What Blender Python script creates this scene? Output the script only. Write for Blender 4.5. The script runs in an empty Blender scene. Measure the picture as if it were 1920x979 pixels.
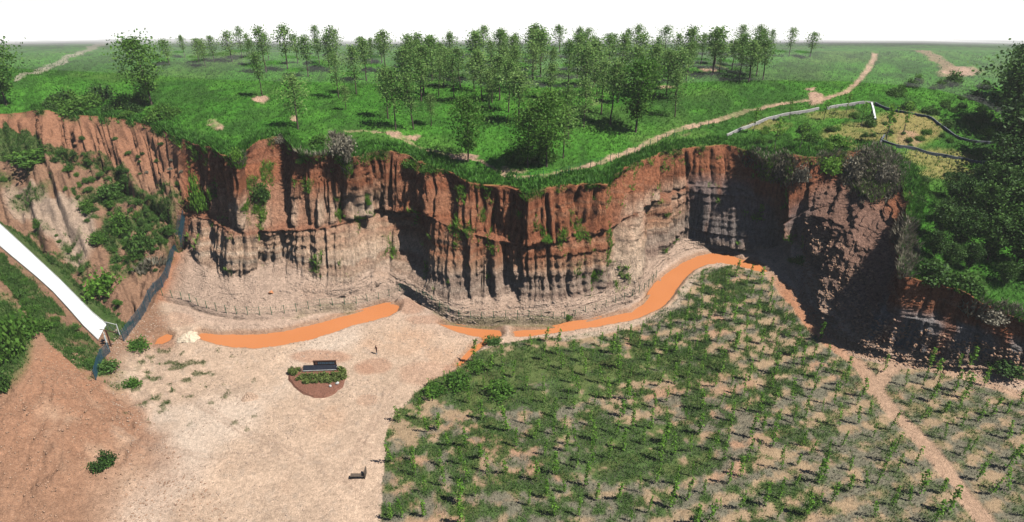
import bpy, bmesh, math, random
import numpy as np
from mathutils import Vector, Matrix

random.seed(7)
RNG = np.random.default_rng(11)
S = bpy.context.scene
COL = S.collection

# ------------------------------------------------------------------ camera
CAM_H = 64.0
PITCH = math.radians(28.2)
FPX = 1250.0                       # focal length in pixels of the 1920 wide photograph
cd = bpy.data.cameras.new("camera")
cd.sensor_width = 36.0
cd.lens = FPX / 1920 * 36
cd.clip_start = 0.5
cd.clip_end = 20000
cam = bpy.data.objects.new("camera", cd)
COL.objects.link(cam)
cam.location = (0, 0, CAM_H)
cam.rotation_euler = (math.pi / 2 - PITCH, 0, 0)
S.camera = cam

# ------------------------------------------------------------------ sky and sun
SUN_EL = math.radians(57)
SUN_V = Vector((math.cos(SUN_EL) * 0.944, -math.cos(SUN_EL) * 0.330, math.sin(SUN_EL)))
w = bpy.data.worlds.new("World")
S.world = w
w.use_nodes = True
nt = w.node_tree
bg = nt.nodes["Background"]
sky = nt.nodes.new("ShaderNodeTexSky")
sky.sky_type = 'NISHITA'
sky.sun_disc = False
sky.sun_elevation = SUN_EL
sky.sun_rotation = math.atan2(SUN_V.x, SUN_V.y)
sky.air_density = 0.75
sky.dust_density = 0.15
nt.links.new(sky.outputs[0], bg.inputs[0])
bg.inputs[1].default_value = 0.05
sd = bpy.data.lights.new("sun", 'SUN')
sd.energy = 5.0
sd.angle = math.radians(0.53)
sd.color = (1.0, 0.95, 0.87)
so = bpy.data.objects.new("sun", sd)
COL.objects.link(so)
so.rotation_euler = (-SUN_V).to_track_quat('-Z', 'Y').to_euler()
S.view_settings.view_transform = 'Standard'
S.view_settings.look = 'None'
S.view_settings.gamma = 1.0
S.view_settings.use_curve_mapping = False
S.view_settings.exposure = 0.3
S.render.engine = 'CYCLES'
S.cycles.max_bounces = 5
S.cycles.diffuse_bounces = 0
S.cycles.transparent_max_bounces = 8
S.cycles.volume_bounces = 0

# ------------------------------------------------------------------ noise
def _h(ix, iy, iz, seed):
    h = (ix.astype(np.int64) * 374761393 + iy.astype(np.int64) * 668265263 + iz.astype(np.int64) * 2147483647 + seed * 974711) & 0xffffffff
    h = ((h ^ (h >> 13)) * 1274126177) & 0xffffffff
    h = ((h ^ (h >> 16)) * 2246822519) & 0xffffffff
    return ((h ^ (h >> 15)) & 0xffffff).astype(np.float32) / np.float32(0xffffff)

def vn2(x, y, seed=0):
    x = np.asarray(x, np.float32); y = np.asarray(y, np.float32)
    x, y = np.broadcast_arrays(x, y)
    ix = np.floor(x); iy = np.floor(y)
    fx = x - ix; fy = y - iy
    fx = fx * fx * (3 - 2 * fx); fy = fy * fy * (3 - 2 * fy)
    z0 = np.zeros_like(ix)
    a = _h(ix, iy, z0, seed); b = _h(ix + 1, iy, z0, seed)
    c = _h(ix, iy + 1, z0, seed); d = _h(ix + 1, iy + 1, z0, seed)
    return (a + (b - a) * fx) * (1 - fy) + (c + (d - c) * fx) * fy     # 0..1

def fbm(x, y, seed=0, o=4, g=0.5):
    t = 0; a = 1.0; s = 0
    for i in range(o):
        t = t + a * (vn2(x * 2 ** i + 17.3 * i, y * 2 ** i - 9.1 * i, seed + i) - 0.5)
        s += a; a *= g
    return t / s * 2                                                   # about -1..1

def billow(x, y, seed=0):
    return np.clip(np.abs(vn2(x, y, seed) - 0.5) * 2.9, 0, 1)

def sm(a, b, x):
    t = np.clip((x - a) / (b - a), 0, 1)
    return t * t * (3 - 2 * t)

def mix(a, b, t):
    return a + (b - a) * t

# ------------------------------------------------------------------ survey: photograph <-> ground
CP, SP = math.cos(PITCH), math.sin(PITCH)
def unproject(px, py, z):
    """where the sight line through a photograph pixel reaches height z"""
    px = np.asarray(px, float); py = np.asarray(py, float); z = np.asarray(z, float)
    a = (px - 960) / FPX; b = (489.5 - py) / FPX
    dx = a; dy = CP + b * SP; dz = -SP + b * CP
    t = (z - CAM_H) / dz
    return np.stack([dx * t, dy * t, z + 0 * t], -1)

def project(P):
    d = P[..., 1] * CP - (P[..., 2] - CAM_H) * SP
    u = P[..., 1] * SP + (P[..., 2] - CAM_H) * CP
    return 960 + FPX * P[..., 0] / d, 489.5 - FPX * u / d

def pchip(xs, ys, x):
    xs = np.asarray(xs, float); ys = np.asarray(ys, float)
    h = np.diff(xs); dl = np.diff(ys) / h
    m = np.zeros_like(ys)
    m[0] = dl[0]; m[-1] = dl[-1]
    for k in range(1, len(xs) - 1):
        if dl[k - 1] * dl[k] > 0:
            w1 = 2 * h[k] + h[k - 1]; w2 = h[k] + 2 * h[k - 1]
            m[k] = (w1 + w2) / (w1 / dl[k - 1] + w2 / dl[k])
    i = np.clip(np.searchsorted(xs, x) - 1, 0, len(xs) - 2)
    t = (x - xs[i]) / h[i]
    return ((2 * t**3 - 3 * t**2 + 1) * ys[i] + (t**3 - 2 * t**2 + t) * h[i] * m[i]
            + (-2 * t**3 + 3 * t**2) * ys[i + 1] + (t**3 - t**2) * h[i] * m[i + 1])

# ------------------------------------------------------------------ terrain contour lines: (station, px, py, height)
def same(lst, z):                  # station equals px
    return [(p[0], p[0], p[1], (p[2] if len(p) > 2 else z)) for p in lst]

CREST = same([(-260, 104), (0, 101), (300, 98), (600, 99), (900, 96), (1200, 98), (1400, 96)], 25.5) + [
    (1570, 1580, 96, 25.5), (1650, 1710, 96, 25.5), (1690, 1790, 98, 25.5), (1730, 1890, 100, 25.5), (1765, 1980, 104, 25.5),
    (1800, 2060, 120, 24), (1840, 2130, 180, 21), (1880, 2190, 250, 18), (1925, 2250, 330, 16), (1960, 2300, 400, 14.5),
    (2000, 2350, 470, 13), (2070, 2420, 540, 12), (2260, 2560, 620, 10)]
MEADOW = same([(-260, 150, 25.5), (0, 140, 25.5), (200, 150), (400, 165), (600, 172), (800, 178), (1000, 185), (1200, 180), (1400, 168)], 24) + [
    (1570, 1580, 170, 24), (1610, 1630, 175, 24), (1650, 1690, 180, 24), (1690, 1750, 190, 23.5), (1730, 1815, 215, 22.5),
    (1765, 1860, 250, 21), (1800, 1900, 300, 19), (1840, 1930, 360, 17), (1880, 1960, 420, 15.2), (1925, 1990, 470, 14),
    (1960, 2020, 510, 12.8), (2000, 2060, 550, 11.6), (2070, 2150, 590, 10.8), (2260, 2350, 640, 9)]
RIM = same([(-260, 235, 23.5), (-60, 225, 23.5), (0, 215, 23.5), (40, 212), (78, 206, 23.5), (120, 214), (200, 221), (250, 228), (300, 245), (350, 266),
            (400, 281), (425, 292), (448, 302), (466, 280), (485, 264), (520, 257), (560, 284), (592, 292), (615, 289), (645, 297),
            (664, 296), (682, 288), (720, 284), (762, 290), (800, 308), (850, 326), (880, 344), (920, 348), (960, 352), (988, 360),
            (1040, 352), (1100, 346), (1135, 347), (1152, 329), (1200, 301), (1250, 285), (1300, 277), (1360, 274), (1400, 281),
            (1440, 298)], 22) + [
    (1480, 1482, 290, 21), (1520, 1525, 296, 21), (1570, 1575, 285, 21), (1610, 1612, 283, 21), (1650, 1652, 300, 21),
    (1690, 1690, 322, 19.8), (1730, 1712, 375, 17.8), (1765, 1704, 420, 16.4), (1800, 1686, 470, 15.2), (1840, 1691, 515, 14.4),
    (1880, 1746, 531, 13.9), (1925, 1808, 546, 13.2), (1960, 1840, 568, 11.8), (2000, 1880, 588, 10.7), (2070, 1960, 605, 9.8), (2260, 2250, 650, 8)]
LEDGE = [(-260, -260, 300, 17), (0, 0, 300, 16.5), (100, 110, 335, 14.8), (200, 240, 370, 13), (300, 320, 398, 12), (345, 352, 405, 11.6)] + same([
            (400, 422), (440, 437), (520, 437), (600, 432), (660, 418), (690, 404), (720, 401), (790, 410), (850, 430), (900, 447), (960, 460),
            (1000, 468), (1060, 459), (1140, 438), (1180, 410), (1250, 368), (1300, 350), (1380, 354), (1440, 392)], 11.3) + [
    (1480, 1483, 412, 9.4), (1520, 1508, 400, 11.5), (1570, 1535, 402, 12), (1610, 1560, 412, 12.5), (1650, 1590, 432, 12.5), (1690, 1615, 455, 11.6),
    (1730, 1635, 480, 10.8), (1765, 1645, 510, 10), (1800, 1652, 545, 9.2), (1840, 1668, 590, 7.9), (1880, 1722, 601, 8.0),
    (1925, 1786, 613, 7.6), (1960, 1830, 626, 7), (2000, 1875, 640, 6.3), (2070, 1950, 660, 5), (2260, 2230, 700, 4.7)]
FOOT = [(-260, -260, 350, 13), (0, 0, 365, 11.6), (100, 130, 440, 8.2), (200, 240, 500, 5.4), (300, 300, 505, 4.6), (345, 342, 462, 5.5)] + same([
            (380, 500, 4.6), (420, 514), (450, 520), (480, 505, 4.8), (520, 496, 5.2), (560, 508, 4.8), (590, 524), (650, 530), (690, 508, 4.6), (720, 498, 5),
            (745, 515, 4.6), (790, 545), (860, 566), (960, 558), (1020, 568), (1080, 560), (1130, 546), (1190, 540), (1215, 505, 4),
            (1255, 468, 3.6), (1290, 446, 3.6), (1320, 455, 3), (1400, 468, 2.4), (1440, 468, 3)], 4) + [
    (1480, 1483, 448, 5.6), (1520, 1504, 470, 5), (1570, 1517, 500, 4.5), (1610, 1528, 530, 4), (1650, 1542, 555, 4), (1690, 1560, 580, 3.5),
    (1730, 1575, 600, 3.5), (1765, 1590, 615, 3), (1800, 1606, 630, 3), (1840, 1640, 645, 2.6), (1880, 1700, 660, 2.3), (1925, 1770, 672, 2.3),
    (1960, 1825, 678, 2.3), (2000, 1870, 683, 2.2), (2070, 1945, 695, 2.2), (2260, 2220, 740, 2.2)]
TOE = [(-260, -260, 205, 15), (0, 0, 420, 8.5), (100, 108, 520, 5.6), (200, 208, 612, 2.7), (240, 230, 618, 2.2), (300, 272, 590, 1.6), (345, 302, 560, 1.4)] + same([
            (400, 588), (470, 597), (540, 590), (600, 582), (700, 560), (755, 551), (800, 575), (850, 598), (900, 605), (1000, 603),
            (1060, 600), (1130, 582), (1190, 560), (1210, 540), (1230, 515), (1255, 492), (1285, 474), (1320, 466), (1360, 466), (1400, 474)], 1.1) + [
    (1440, 1445, 490, 1), (1480, 1480, 520, 1), (1520, 1496, 545, 1), (1570, 1510, 570, .8), (1610, 1522, 590, .8), (1650, 1535, 605, .8),
    (1690, 1552, 622, .8), (1730, 1570, 637, .8), (1765, 1588, 648, .8), (1800, 1610, 658, .8), (1840, 1645, 670, .8), (1880, 1700, 682, .8),
    (1925, 1768, 692, .8), (1960, 1825, 697, .8), (2000, 1870, 702, .8), (2070, 1945, 715, .8), (2260, 2220, 760, .8)]
TOE[0] = (-260, -260, 190, 15.6)
G1 = [(-260, -260, 235, 15.2), (0, 0, 463, 8.3), (100, 96, 545, 5.4), (200, 193, 645, 2.4), (240, 225, 660, 1.4), (300, 288, 650, .2), (345, 340, 655, 0),
      (500, 500, 690, 0), (800, 800, 690, 0), (1000, 1000, 690, 0), (1200, 1200, 650, 0), (1300, 1300, 585, 0), (1380, 1370, 535, .1), (1440, 1428, 528, .1),
      (1480, 1450, 560, 0), (1570, 1480, 610, 0), (1690, 1530, 665, 0), (1765, 1570, 690, 0), (1840, 1630, 712, 0), (1925, 1760, 735, 0),
      (2000, 1870, 755, 0), (2260, 2230, 820, 0)]
G2 = [(-260, -260, 560, 12), (0, -10, 600, 8.6), (60, 40, 628, 8.0), (100, 84, 646, 6.9), (150, 130, 684, 4.9), (200, 180, 712, 2.6), (240, 225, 725, 1.0), (300, 300, 725, 0),
      (500, 510, 760, 0), (1000, 1000, 780, 0), (1440, 1410, 760, 0), (1570, 1490, 780, 0), (1690, 1560, 790, 0), (1840, 1680, 800, 0),
      (2000, 1870, 820, 0), (2260, 2260, 860, 0)]
G3 = [(-260, -260, 760, 9), (0, 0, 765, 5.6), (60, 60, 765, 5.2), (120, 130, 780, 3.8), (200, 215, 815, 1.0), (260, 270, 830, .1), (300, 315, 835, 0),
      (500, 520, 850, 0), (1000, 1000, 880, 0), (1440, 1425, 880, 0), (1570, 1530, 880, 0), (1690, 1610, 885, 0), (1840, 1740, 890, 0),
      (2000, 1890, 900, 0), (2260, 2280, 930, 0)]
BOTTOM = [(-260, -260, 1120, 1.5), (0, 0, 1120, .6), (200, 200, 1120, .1), (400, 400, 1120, 0), (2000, 2000, 1120, 0), (2260, 2300, 1120, 0)]

NU = 1060
U = np.linspace(-260, 2260, NU)
def line(ctrl):
    a = np.array(ctrl, float)
    return unproject(pchip(a[:, 0], a[:, 1], U), pchip(a[:, 0], a[:, 2], U), pchip(a[:, 0], a[:, 3], U))
LINES = [line(c) for c in (CREST, MEADOW, RIM, LEDGE, FOOT, TOE, G1, G2, G3, BOTTOM)]
def reheight(k, ctrl, znew):
    a = np.array(ctrl, float)
    LINES[k] = unproject(pchip(a[:, 0], a[:, 1], U), pchip(a[:, 0], a[:, 2], U), znew)
reheight(2, RIM, np.where((U > 300) & (U < 1480), pchip([290, 345, 400, 690, 790, 880, 1440, 1490], [22, 22.8, 24, 23.6, 21.6, 20.2, 20.2, 21], U), LINES[2][:, 2]))
reheight(4, FOOT, np.where((U > 700) & (U < 1480), pchip([690, 745, 800, 1130, 1200, 1300, 1440, 1490], [4.6, 3.2, 2.6, 2.6, 2.4, 1.7, 1.6, 5.4], U), LINES[4][:, 2]))
reheight(5, TOE, np.where((U > 740) & (U < 1500), pchip([700, 780, 1440, 1520], [1.1, .6, .5, 1], U), LINES[5][:, 2]))
_a = np.array(LEDGE, float); _py = pchip(_a[:, 0], _a[:, 2], U); _b = (489.5 - _py) / FPX; _k = (SP - _b * CP) / (CP + _b * SP)
_yt = LINES[4][:, 1] + (LINES[2][:, 1] - LINES[4][:, 1]) * .45
_w = sm(740, 800, U) * (1 - sm(1440, 1500, U))
reheight(3, LEDGE, LINES[3][:, 2] * (1 - _w) + (CAM_H - _yt * _k) * _w)
SEG = [70, 130, 88, 80, 44, 60, 50, 40, 46]
rows = []; vpar = []
# land falling away behind the crest to a far plain
c0 = LINES[0]
rad = c0[:, :2] / np.linalg.norm(c0[:, :2], axis=1, keepdims=True)
k_c = (CAM_H - c0[:, 2]) / c0[:, 1]
K_INF = 0.1600
for d in (12000, 9000, 7000, 5500, 4500, 3700, 3000, 2500, 2100, 1800, 1500, 1250, 1050, 880, 740, 620, 520, 430, 350, 290, 240, 195, 160, 130, 105, 85, 68, 54, 42, 32, 24, 17, 11, 6, 2.5):
    p = c0[:, :2] + rad * d
    z = CAM_H - p[:, 1] * (K_INF + (k_c - K_INF) * math.exp(-d / 420.)) + 0.0035 * min(d, 1500) * fbm(p[:, 0] / 90, p[:, 1] / 160, 301, 3)
    z = np.maximum(np.minimum(z, c0[:, 2] + .4), -170 + 5 * fbm(p[:, 0] / 400, p[:, 1] / 900, 303, 3))
    rows.append(np.concatenate([p, z[:, None]], 1)); vpar.append(-d / 12000.)
NFAR = len(rows)
for k, n in enumerate(SEG):
    t = np.linspace(0, 1, n, endpoint=False)
    if k == 1: t = 1 - (1 - t) ** 1.25
    for tt in t:
        rows.append(LINES[k] * (1 - tt) + LINES[k + 1] * tt); vpar.append(k + tt)
rows.append(LINES[-1]); vpar.append(9.0)
G = np.array(rows)                                   # rows x columns x 3
V = np.array(vpar)[:, None]
NV = G.shape[0]
# soften the creases on the talus and the floor, and on the meadow away from the rim
for it in range(14):
    a = (G[:-2] + G[2:]) / 2
    wv = (sm(3.6, 4.2, V) * (1 - 0.0 * V) + (1 - sm(1.6, 1.9, V)) * sm(-0.001, 0.05, V))[1:-1, :, None]
    roadw = 1 - ((U[None, :] < 215) & (V[1:-1] > 4.6) & (V[1:-1] < 6.3))[..., None]
    G[1:-1] += (a - G[1:-1]) * 0.5 * wv * roadw
PX0, PY0 = project(G)                                # survey pixel of each undisturbed vertex
PXf, PYf = np.where(V < 0.01, 1e6, PX0).ravel(), np.where(V < 0.01, 1e6, PY0).ravel()

def smooth_u(A, sig):
    r = int(sig * 3); k = np.exp(-0.5 * (np.arange(-r, r + 1) / sig) ** 2); k /= k.sum()
    P = np.concatenate([np.repeat(A[:1], r, 0), A, np.repeat(A[-1:], r, 0)])
    return np.stack([np.convolve(P[:, j], k, 'valid') for j in range(A.shape[1])], 1)
midc = smooth_u((LINES[2] * 0.3 + LINES[3] * 0.4 + LINES[4] * 0.3)[:, :2], 9)
tan = np.gradient(midc, axis=0); tan /= np.linalg.norm(tan, axis=1, keepdims=True)
NH = np.stack([tan[:, 1], -tan[:, 0]], 1)            # points out of the cliff into the valley
ARC = np.concatenate([[0], np.cumsum(np.linalg.norm(np.diff(midc, axis=0), axis=1))])[None, :]
UU = U[None, :] + 0 * V
X, Y, Z = G[..., 0], G[..., 1], G[..., 2]

# ------------------------------------------------------------------ cliff relief
main = sm(335, 375, UU) * (1 - sm(1490, 1540, UU))
alcove = sm(1270, 1310, UU) * (1 - sm(1440, 1475, UU))
bowl = sm(1490, 1560, UU)
hill = 1 - sm(320, 350, UU)
s = ARC + 0.9 * fbm(ARC / 5 + 0 * V, Z / 9, 3, 3)
tierU = sm(1.98, 2.12, V) * (1 - sm(2.94, 3.0, V))            # rim to ledge
tierL = sm(2.97, 3.03, V) * (1 - sm(3.75, 4.12, V))           # ledge to foot
tal = sm(3.9, 4.1, V) * (1 - sm(4.8, 5.05, V))
D = np.zeros_like(X)
def tall(sx, wl, zl, seed): return billow(sx / wl, Z / zl + 3.1 * seed, seed)
up = 1.7 * tall(s, 7.5, 60, 21) + 1.25 * tall(s, 3.1, 24, 22) + 0.85 * tall(s, 1.35, 11, 23) + 0.38 * tall(s, 0.62, 6, 24)
lo = 1.5 * tall(s, 8.5, 70, 31) + 1.0 * tall(s, 2.9, 40, 32) + 0.75 * tall(s, 1.15, 18, 33) + 0.32 * tall(s, 0.55, 8, 34)
fan = 0.55 + 0.45 * sm(2.0, 2.5, V)
def rib(u0, w_, a): return a * np.exp(-((UU - u0) / w_) ** 2)
ribs = rib(440, 13, .8) + rib(600, 10, 1.2) + rib(685, 13, 2.0) + rib(1484, 9, 2.0) + rib(400, 16, -.9) + rib(525, 14, -1.5) + rib(565, 9, -1.0) + rib(640, 10, -1.2) + rib(1150, 10, 1.0) + rib(990, 12, 1.4) + rib(830, 14, -1.2)
ribl = rib(446, 14, .4) + rib(598, 12, 1.2) + rib(660, 12, 1.4) + rib(700, 8, 1.2) + rib(760, 32, -2.8) + rib(400, 20, -.8) + rib(1194, 9, 2.2) + rib(1172, 7, -1.2) + rib(1484, 9, 2.2) + rib(520, 24, -.8) + rib(880, 10, 1.0)
up = up + ribs; lo = lo + ribl
ampU = main * (1 - 0.65 * alcove) + 0.45 * bowl + 0.7 * hill * sm(2.0, 2.2, V)
ampL = main * (1 - 0.7 * alcove) + 0.35 * bowl + 0.35 * hill
D += tierU * ampU * fan * (up - 2.3)
D += tierL * ampL * (lo - 2.0)
# beds: thin hard layers stand proud, a notch runs under the upper beds
zb = Z + 0.5 * fbm(ARC / 18 + 0 * V, ARC * 0 + 3 + 0 * V, 51, 2)
bed = (vn2(zb / 0.55, ARC / 26 + 0 * V, 52) - 0.5) * 0.55 + (vn2(zb / 1.7, ARC / 40 + 0 * V, 53) - 0.5) * 0.5
D += bed * (tierL * 0.9 + tierU * 0.45) * (main + 0.2 * bowl)
vl = V + 0.035 * fbm(ARC / 7 + 0 * V, 0 * V + ARC * 0, 54, 3)
notch = np.exp(-((vl - 3.0) / 0.045) ** 2)
lip = np.exp(-((vl - 2.9) / 0.05) ** 2)
ledgew = pchip([-300, 330, 380, 450, 640, 690, 790, 830, 960, 990, 1130, 1160, 2300], [0, 0, .2, .25, .4, 1, .9, .25, .2, .85, .85, .2, 0], U)[None, :]
D += ledgew * (1 - 0.7 * alcove) * (-1.1 * notch + 0.45 * lip)
# narrow rain-cut gullies
def cutg(wl, zl, seed, depth): return depth * np.clip(1 - tall(s + .35 * fbm(ARC / 1.3 + 0 * V, Z / 2.2, seed + 3, 2), wl, zl, seed) / .32, 0, 1) ** 1.3
gut = cutg(2.9, 30, 201, 1.5) + cutg(1.5, 20, 203, 1.0) + cutg(.75, 12, 202, .5)
gul_ = cutg(2.7, 40, 205, 1.4) + cutg(1.4, 26, 207, .9) + cutg(.75, 18, 206, .45)
D -= gut * sm(2.0, 2.2, V) * (1 - sm(2.95, 3.0, V)) * np.clip(main * (1 - .6 * alcove) + .5 * bowl + .6 * hill, 0, 1)
D -= gul_ * sm(2.98, 3.04, V) * (1 - sm(3.85, 4.45, V)) * np.clip(main * (1 - .6 * alcove) + .4 * bowl, 0, 1)
# slumped, lumpy ground in the shaded bowl and on the talus
lump = fbm(ARC / 3.2 + V * 3, V * 8, 61, 5, .6)
D += lump * (1.4 * bowl * (1 - .65 * sm(1800, 1850, UU)) * sm(2.05, 2.3, V) * (1 - sm(4.4, 4.9, V)) + 0.55 * tal)
D += tal * 0.5 * (tall(ARC + 0 * V, 2.2, 30, 63) - 0.5) * (1 - sm(4.3, 4.8, V))
# crumbled rim
rimw = sm(1.90, 2.0, V) * (1 - sm(2.0, 2.35, V))
D += rimw * (1.1 * fbm(ARC / 4.5 + 0 * V, 0 * V + 5.5 + 0 * ARC, 71, 4) + 0.5 * (billow(ARC / 1.6 + 0 * V, 0 * V + 0 * ARC, 72) - 0.5)) * (1 - 0.5 * hill)
X = X + D * NH[None, :, 0]; Y = Y + D * NH[None, :, 1]
# the talus surface itself is bumpy
Z = Z + tal * 0.22 * fbm(X / 1.1, Y / 1.1, 81, 3)
# hillside on the left: rills and hummocks
hw = hill * sm(2.05, 2.3, V) * (1 - sm(4.7, 4.95, V))
Z = Z + hw * (1.9 * fbm(X / 8, Y / 8, 82, 5, .6) + 1.5 * (billow((X * 0.8 + Y * 0.6) / 2.4, (X * -0.6 + Y * 0.8) / 22, 83) - 0.5)
              + 0.9 * (billow((X * 0.8 + Y * 0.6) / 0.95, (X * -0.6 + Y * 0.8) / 9, 84) - 0.5) + .5 * fbm(X / 1.0, Y / 1.0, 96, 3))
# meadow: rolling ground and tussocks
mw = (1 - sm(1.93, 2.0, V)) * sm(-0.02, 0.02, V)
Z = Z + mw * (0.8 * fbm(X / 24, Y / 24, 85, 3) + 0.5 * fbm(X / 3.2, Y / 3.2, 86, 4, .6) + 0.30 * (billow(X / 0.9, Y / 0.9, 87) - .4))
# valley floor
fw = sm(4.9, 5.15, V)
roadz = ((UU < 212) & (V > 4.85) & (V < 6.06))
Z = Z + fw * (~roadz) * (0.22 * fbm(X / 11, Y / 11, 88, 3) + 0.08 * fbm(X / 1.5, Y / 1.5, 89, 3))

ax_, ay_ = unproject(95, 640, 8.0)[:2]
ang_ = np.arctan2(Y - ay_, X - ax_); rr_ = np.hypot(X - ax_, Y - ay_)
spz = sm(2.5, 9, rr_) * sm(5.9, 6.3, V) * (1 - sm(230, 330, UU)) * (1 - sm(24, 34, rr_))
Z = Z + spz * (0.35 * (billow(ang_ * 7 + .4 * fbm(X / 5, Y / 5, 94, 2), rr_ / 8, 97) - .5) + .2 * (billow(ang_ * 17, rr_ / 5, 99) - .5) + 0.85 * fbm(X / 2.2, Y / 2.2, 98, 4, .6))

# ------------------------------------------------------------------ plan-view distances
def seg_dist(pts, x, y):
    best = np.full(x.shape, 1e9)
    for (ax, ay), (bx, by) in zip(pts[:-1], pts[1:]):
        dx, dy = bx - ax, by - ay
        t = np.clip(((x - ax) * dx + (y - ay) * dy) / (dx * dx + dy * dy + 1e-9), 0, 1)
        best = np.minimum(best, (x - ax - t * dx) ** 2 + (y - ay - t * dy) ** 2)
    return np.sqrt(best)

def inside(poly, x, y):
    r = np.zeros(x.shape, bool); n = len(poly)
    for i in range(n):
        ax, ay = poly[i]; bx, by = poly[(i + 1) % n]
        if ay == by: continue
        c = ((ay > y) != (by > y)) & (x < (bx - ax) * (y - ay) / (by - ay) + ax)
        r ^= c
    return r

def dense(poly, step=8, closed=True, amp=0.0, seed=5):
    out = []; n = len(poly)
    for i in range(n if closed else n - 1):
        a = poly[i]; b = poly[(i + 1) % n]
        m = max(1, int(math.hypot(b[0] - a[0], b[1] - a[1]) / step))
        for k in range(m): out.append((a[0] + (b[0] - a[0]) * k / m, a[1] + (b[1] - a[1]) * k / m))
    if not closed: out.append(poly[-1])
    o = np.array(out, float)
    if amp:
        o[:, 0] += amp * fbm(o[:, 0] / 14, o[:, 1] / 14, seed, 3); o[:, 1] += amp * 0.6 * fbm(o[:, 0] / 14, o[:, 1] / 14, seed + 9, 3)
    return o

WATER_PX = {
    'pond': [(290, 646), (297, 634), (312, 627), (325, 629), (320, 638), (303, 646)],
    'pool': [(371, 629), (378, 624), (405, 627), (450, 628), (500, 626), (550, 618), (600, 606), (650, 590), (690, 577), (720, 569), (740, 568), (748, 574),
             (744, 585), (730, 594), (700, 602), (660, 612), (620, 626), (580, 638), (530, 648), (480, 654), (440, 652), (405, 645), (382, 638)],
    'channel': [(824, 608), (850, 608), (885, 613), (920, 616), (938, 620), (941, 629), (928, 638), (905, 650), (884, 666), (866, 685), (856, 686),
                (868, 668), (886, 651), (905, 641), (903, 633), (880, 629), (850, 620)],
    'river': [(962, 622), (985, 618), (1020, 616), (1045, 610), (1070, 603), (1100, 601), (1130, 594), (1160, 588), (1186, 586), (1192, 578), (1205, 568), (1215, 553),
              (1228, 533), (1248, 514), (1275, 496), (1305, 481), (1335, 475), (1365, 477), (1392, 487), (1415, 489), (1440, 510), (1415, 509), (1385, 500),
              (1350, 494), (1325, 497), (1300, 508), (1285, 521), (1270, 540), (1255, 563), (1235, 580), (1205, 594), (1170, 604), (1120, 613), (1070, 620), (1020, 628), (985, 632), (965, 632)]}
WL = -0.22
WATER = {}
sel = (V > 4.5) & (UU > 220)
for n_, pp in WATER_PX.items():
    q = dense(pp, 5, True, .7 if n_ == 'channel' else 2.2, len(n_))
    WATER[n_] = unproject(q[:, 0], q[:, 1], WL)[:, :2]
DWAT = np.full(X.shape, 1e3)
for n_, q in WATER.items():
    x0, y0 = q.min(0) - 7; x1, y1 = q.max(0) + 7
    m = sel & (X > x0) & (X < x1) & (Y > y0) & (Y < y1)
    xs, ys = X[m], Y[m]
    d = seg_dist(np.vstack([q, q[:1]]), xs, ys)
    ins = inside(q, xs, ys)
    DWAT[m] = np.minimum(DWAT[m], np.where(ins, 0, d))
    z = Z[m]
    zi = WL - 0.06 - 0.35 * sm(0, 1.2, d)
    zo = WL + 0.75 * d + 0.10 * fbm(xs / .8, ys / .8, 90, 2)
    Z[m] = np.where(ins, np.minimum(z, zi), np.minimum(np.where(d < .7, np.maximum(z, WL + 0.3 * sm(0, .6, d)), z), zo))

def nearest(px, py, PXa=None, PYa=None):
    """index of the ground vertex seen at a photograph pixel"""
    A, B = (PXf, PYf) if PXa is None else (PXa, PYa)
    return int(np.argmin((A - px) ** 2 + (B - py) ** 2))

def drape(pts_px, step=6):
    q = dense(pts_px, step, False)
    idx = [nearest(a, b) for a, b in q]
    xf, yf, zf = X.ravel(), Y.ravel(), Z.ravel()
    return np.array([(xf[i], yf[i], zf[i]) for i in idx])

PATH_PX = [(945, 326), (975, 331), (1020, 327), (1075, 316), (1130, 300), (1190, 278), (1240, 255), (1290, 238), (1340, 224), (1400, 206), (1460, 194), (1520, 188), (1555, 183),
           (1590, 168), (1612, 148), (1630, 125), (1640, 106), (1641, 99)]
TRACK_PX = [(1440, 512), (1470, 540), (1500, 575), (1520, 600), (1540, 625), (1570, 648), (1600, 672), (1625, 700), (1645, 735), (1672, 770), (1705, 800), (1740, 840), (1790, 900), (1850, 980)]
TRACK2_PX = [(1575, 645), (1640, 662), (1700, 678), (1745, 684), (1800, 702), (1860, 722), (1925, 745), (2000, 770)]
TRACK3_PX = [(1640, 738), (1665, 695), (1685, 682)]
BANK_PX = [(1345, 500), (1310, 515), (1290, 535), (1270, 570), (1240, 592), (1200, 606), (1130, 622), (1060, 634)]
GULLY_PX = [(86, 285), (130, 292), (180, 312), (220, 338), (262, 372), (300, 405), (332, 440)]
RIMTRK_PX = [(650, 243), (695, 243), (730, 252), (765, 264), (795, 279), (835, 289), (900, 300), (950, 322)]
WHEEL = [[(215, 800), (260, 822), (320, 842), (400, 852), (520, 850)], [(210, 808), (256, 831), (318, 851), (400, 861), (520, 859)], [(300, 700), (360, 745), (450, 800), (560, 850), (680, 910)], [(294, 705), (354, 751), (444, 807), (552, 858), (670, 918)], [(560, 760), (640, 800), (700, 840)], [(820, 640), (760, 690), (720, 740), (690, 800), (640, 880)], [(828, 643), (769, 693), (729, 743), (700, 803), (651, 883)]]
rimtrk = drape(RIMTRK_PX)
path = drape(PATH_PX); track = drape(TRACK_PX); track2 = drape(TRACK2_PX); track3 = drape(TRACK3_PX); bank = drape(BANK_PX); gully = drape(GULLY_PX, 4)
def near_mask(line_xyz, lim, cond):
    d = np.full(X.shape, 1e3)
    q = line_xyz[:, :2]
    m = cond & (X > q[:, 0].min() - lim) & (X < q[:, 0].max() + lim) & (Y > q[:, 1].min() - lim) & (Y < q[:, 1].max() + lim)
    d[m] = seg_dist(q, X[m], Y[m])
    return d
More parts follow.
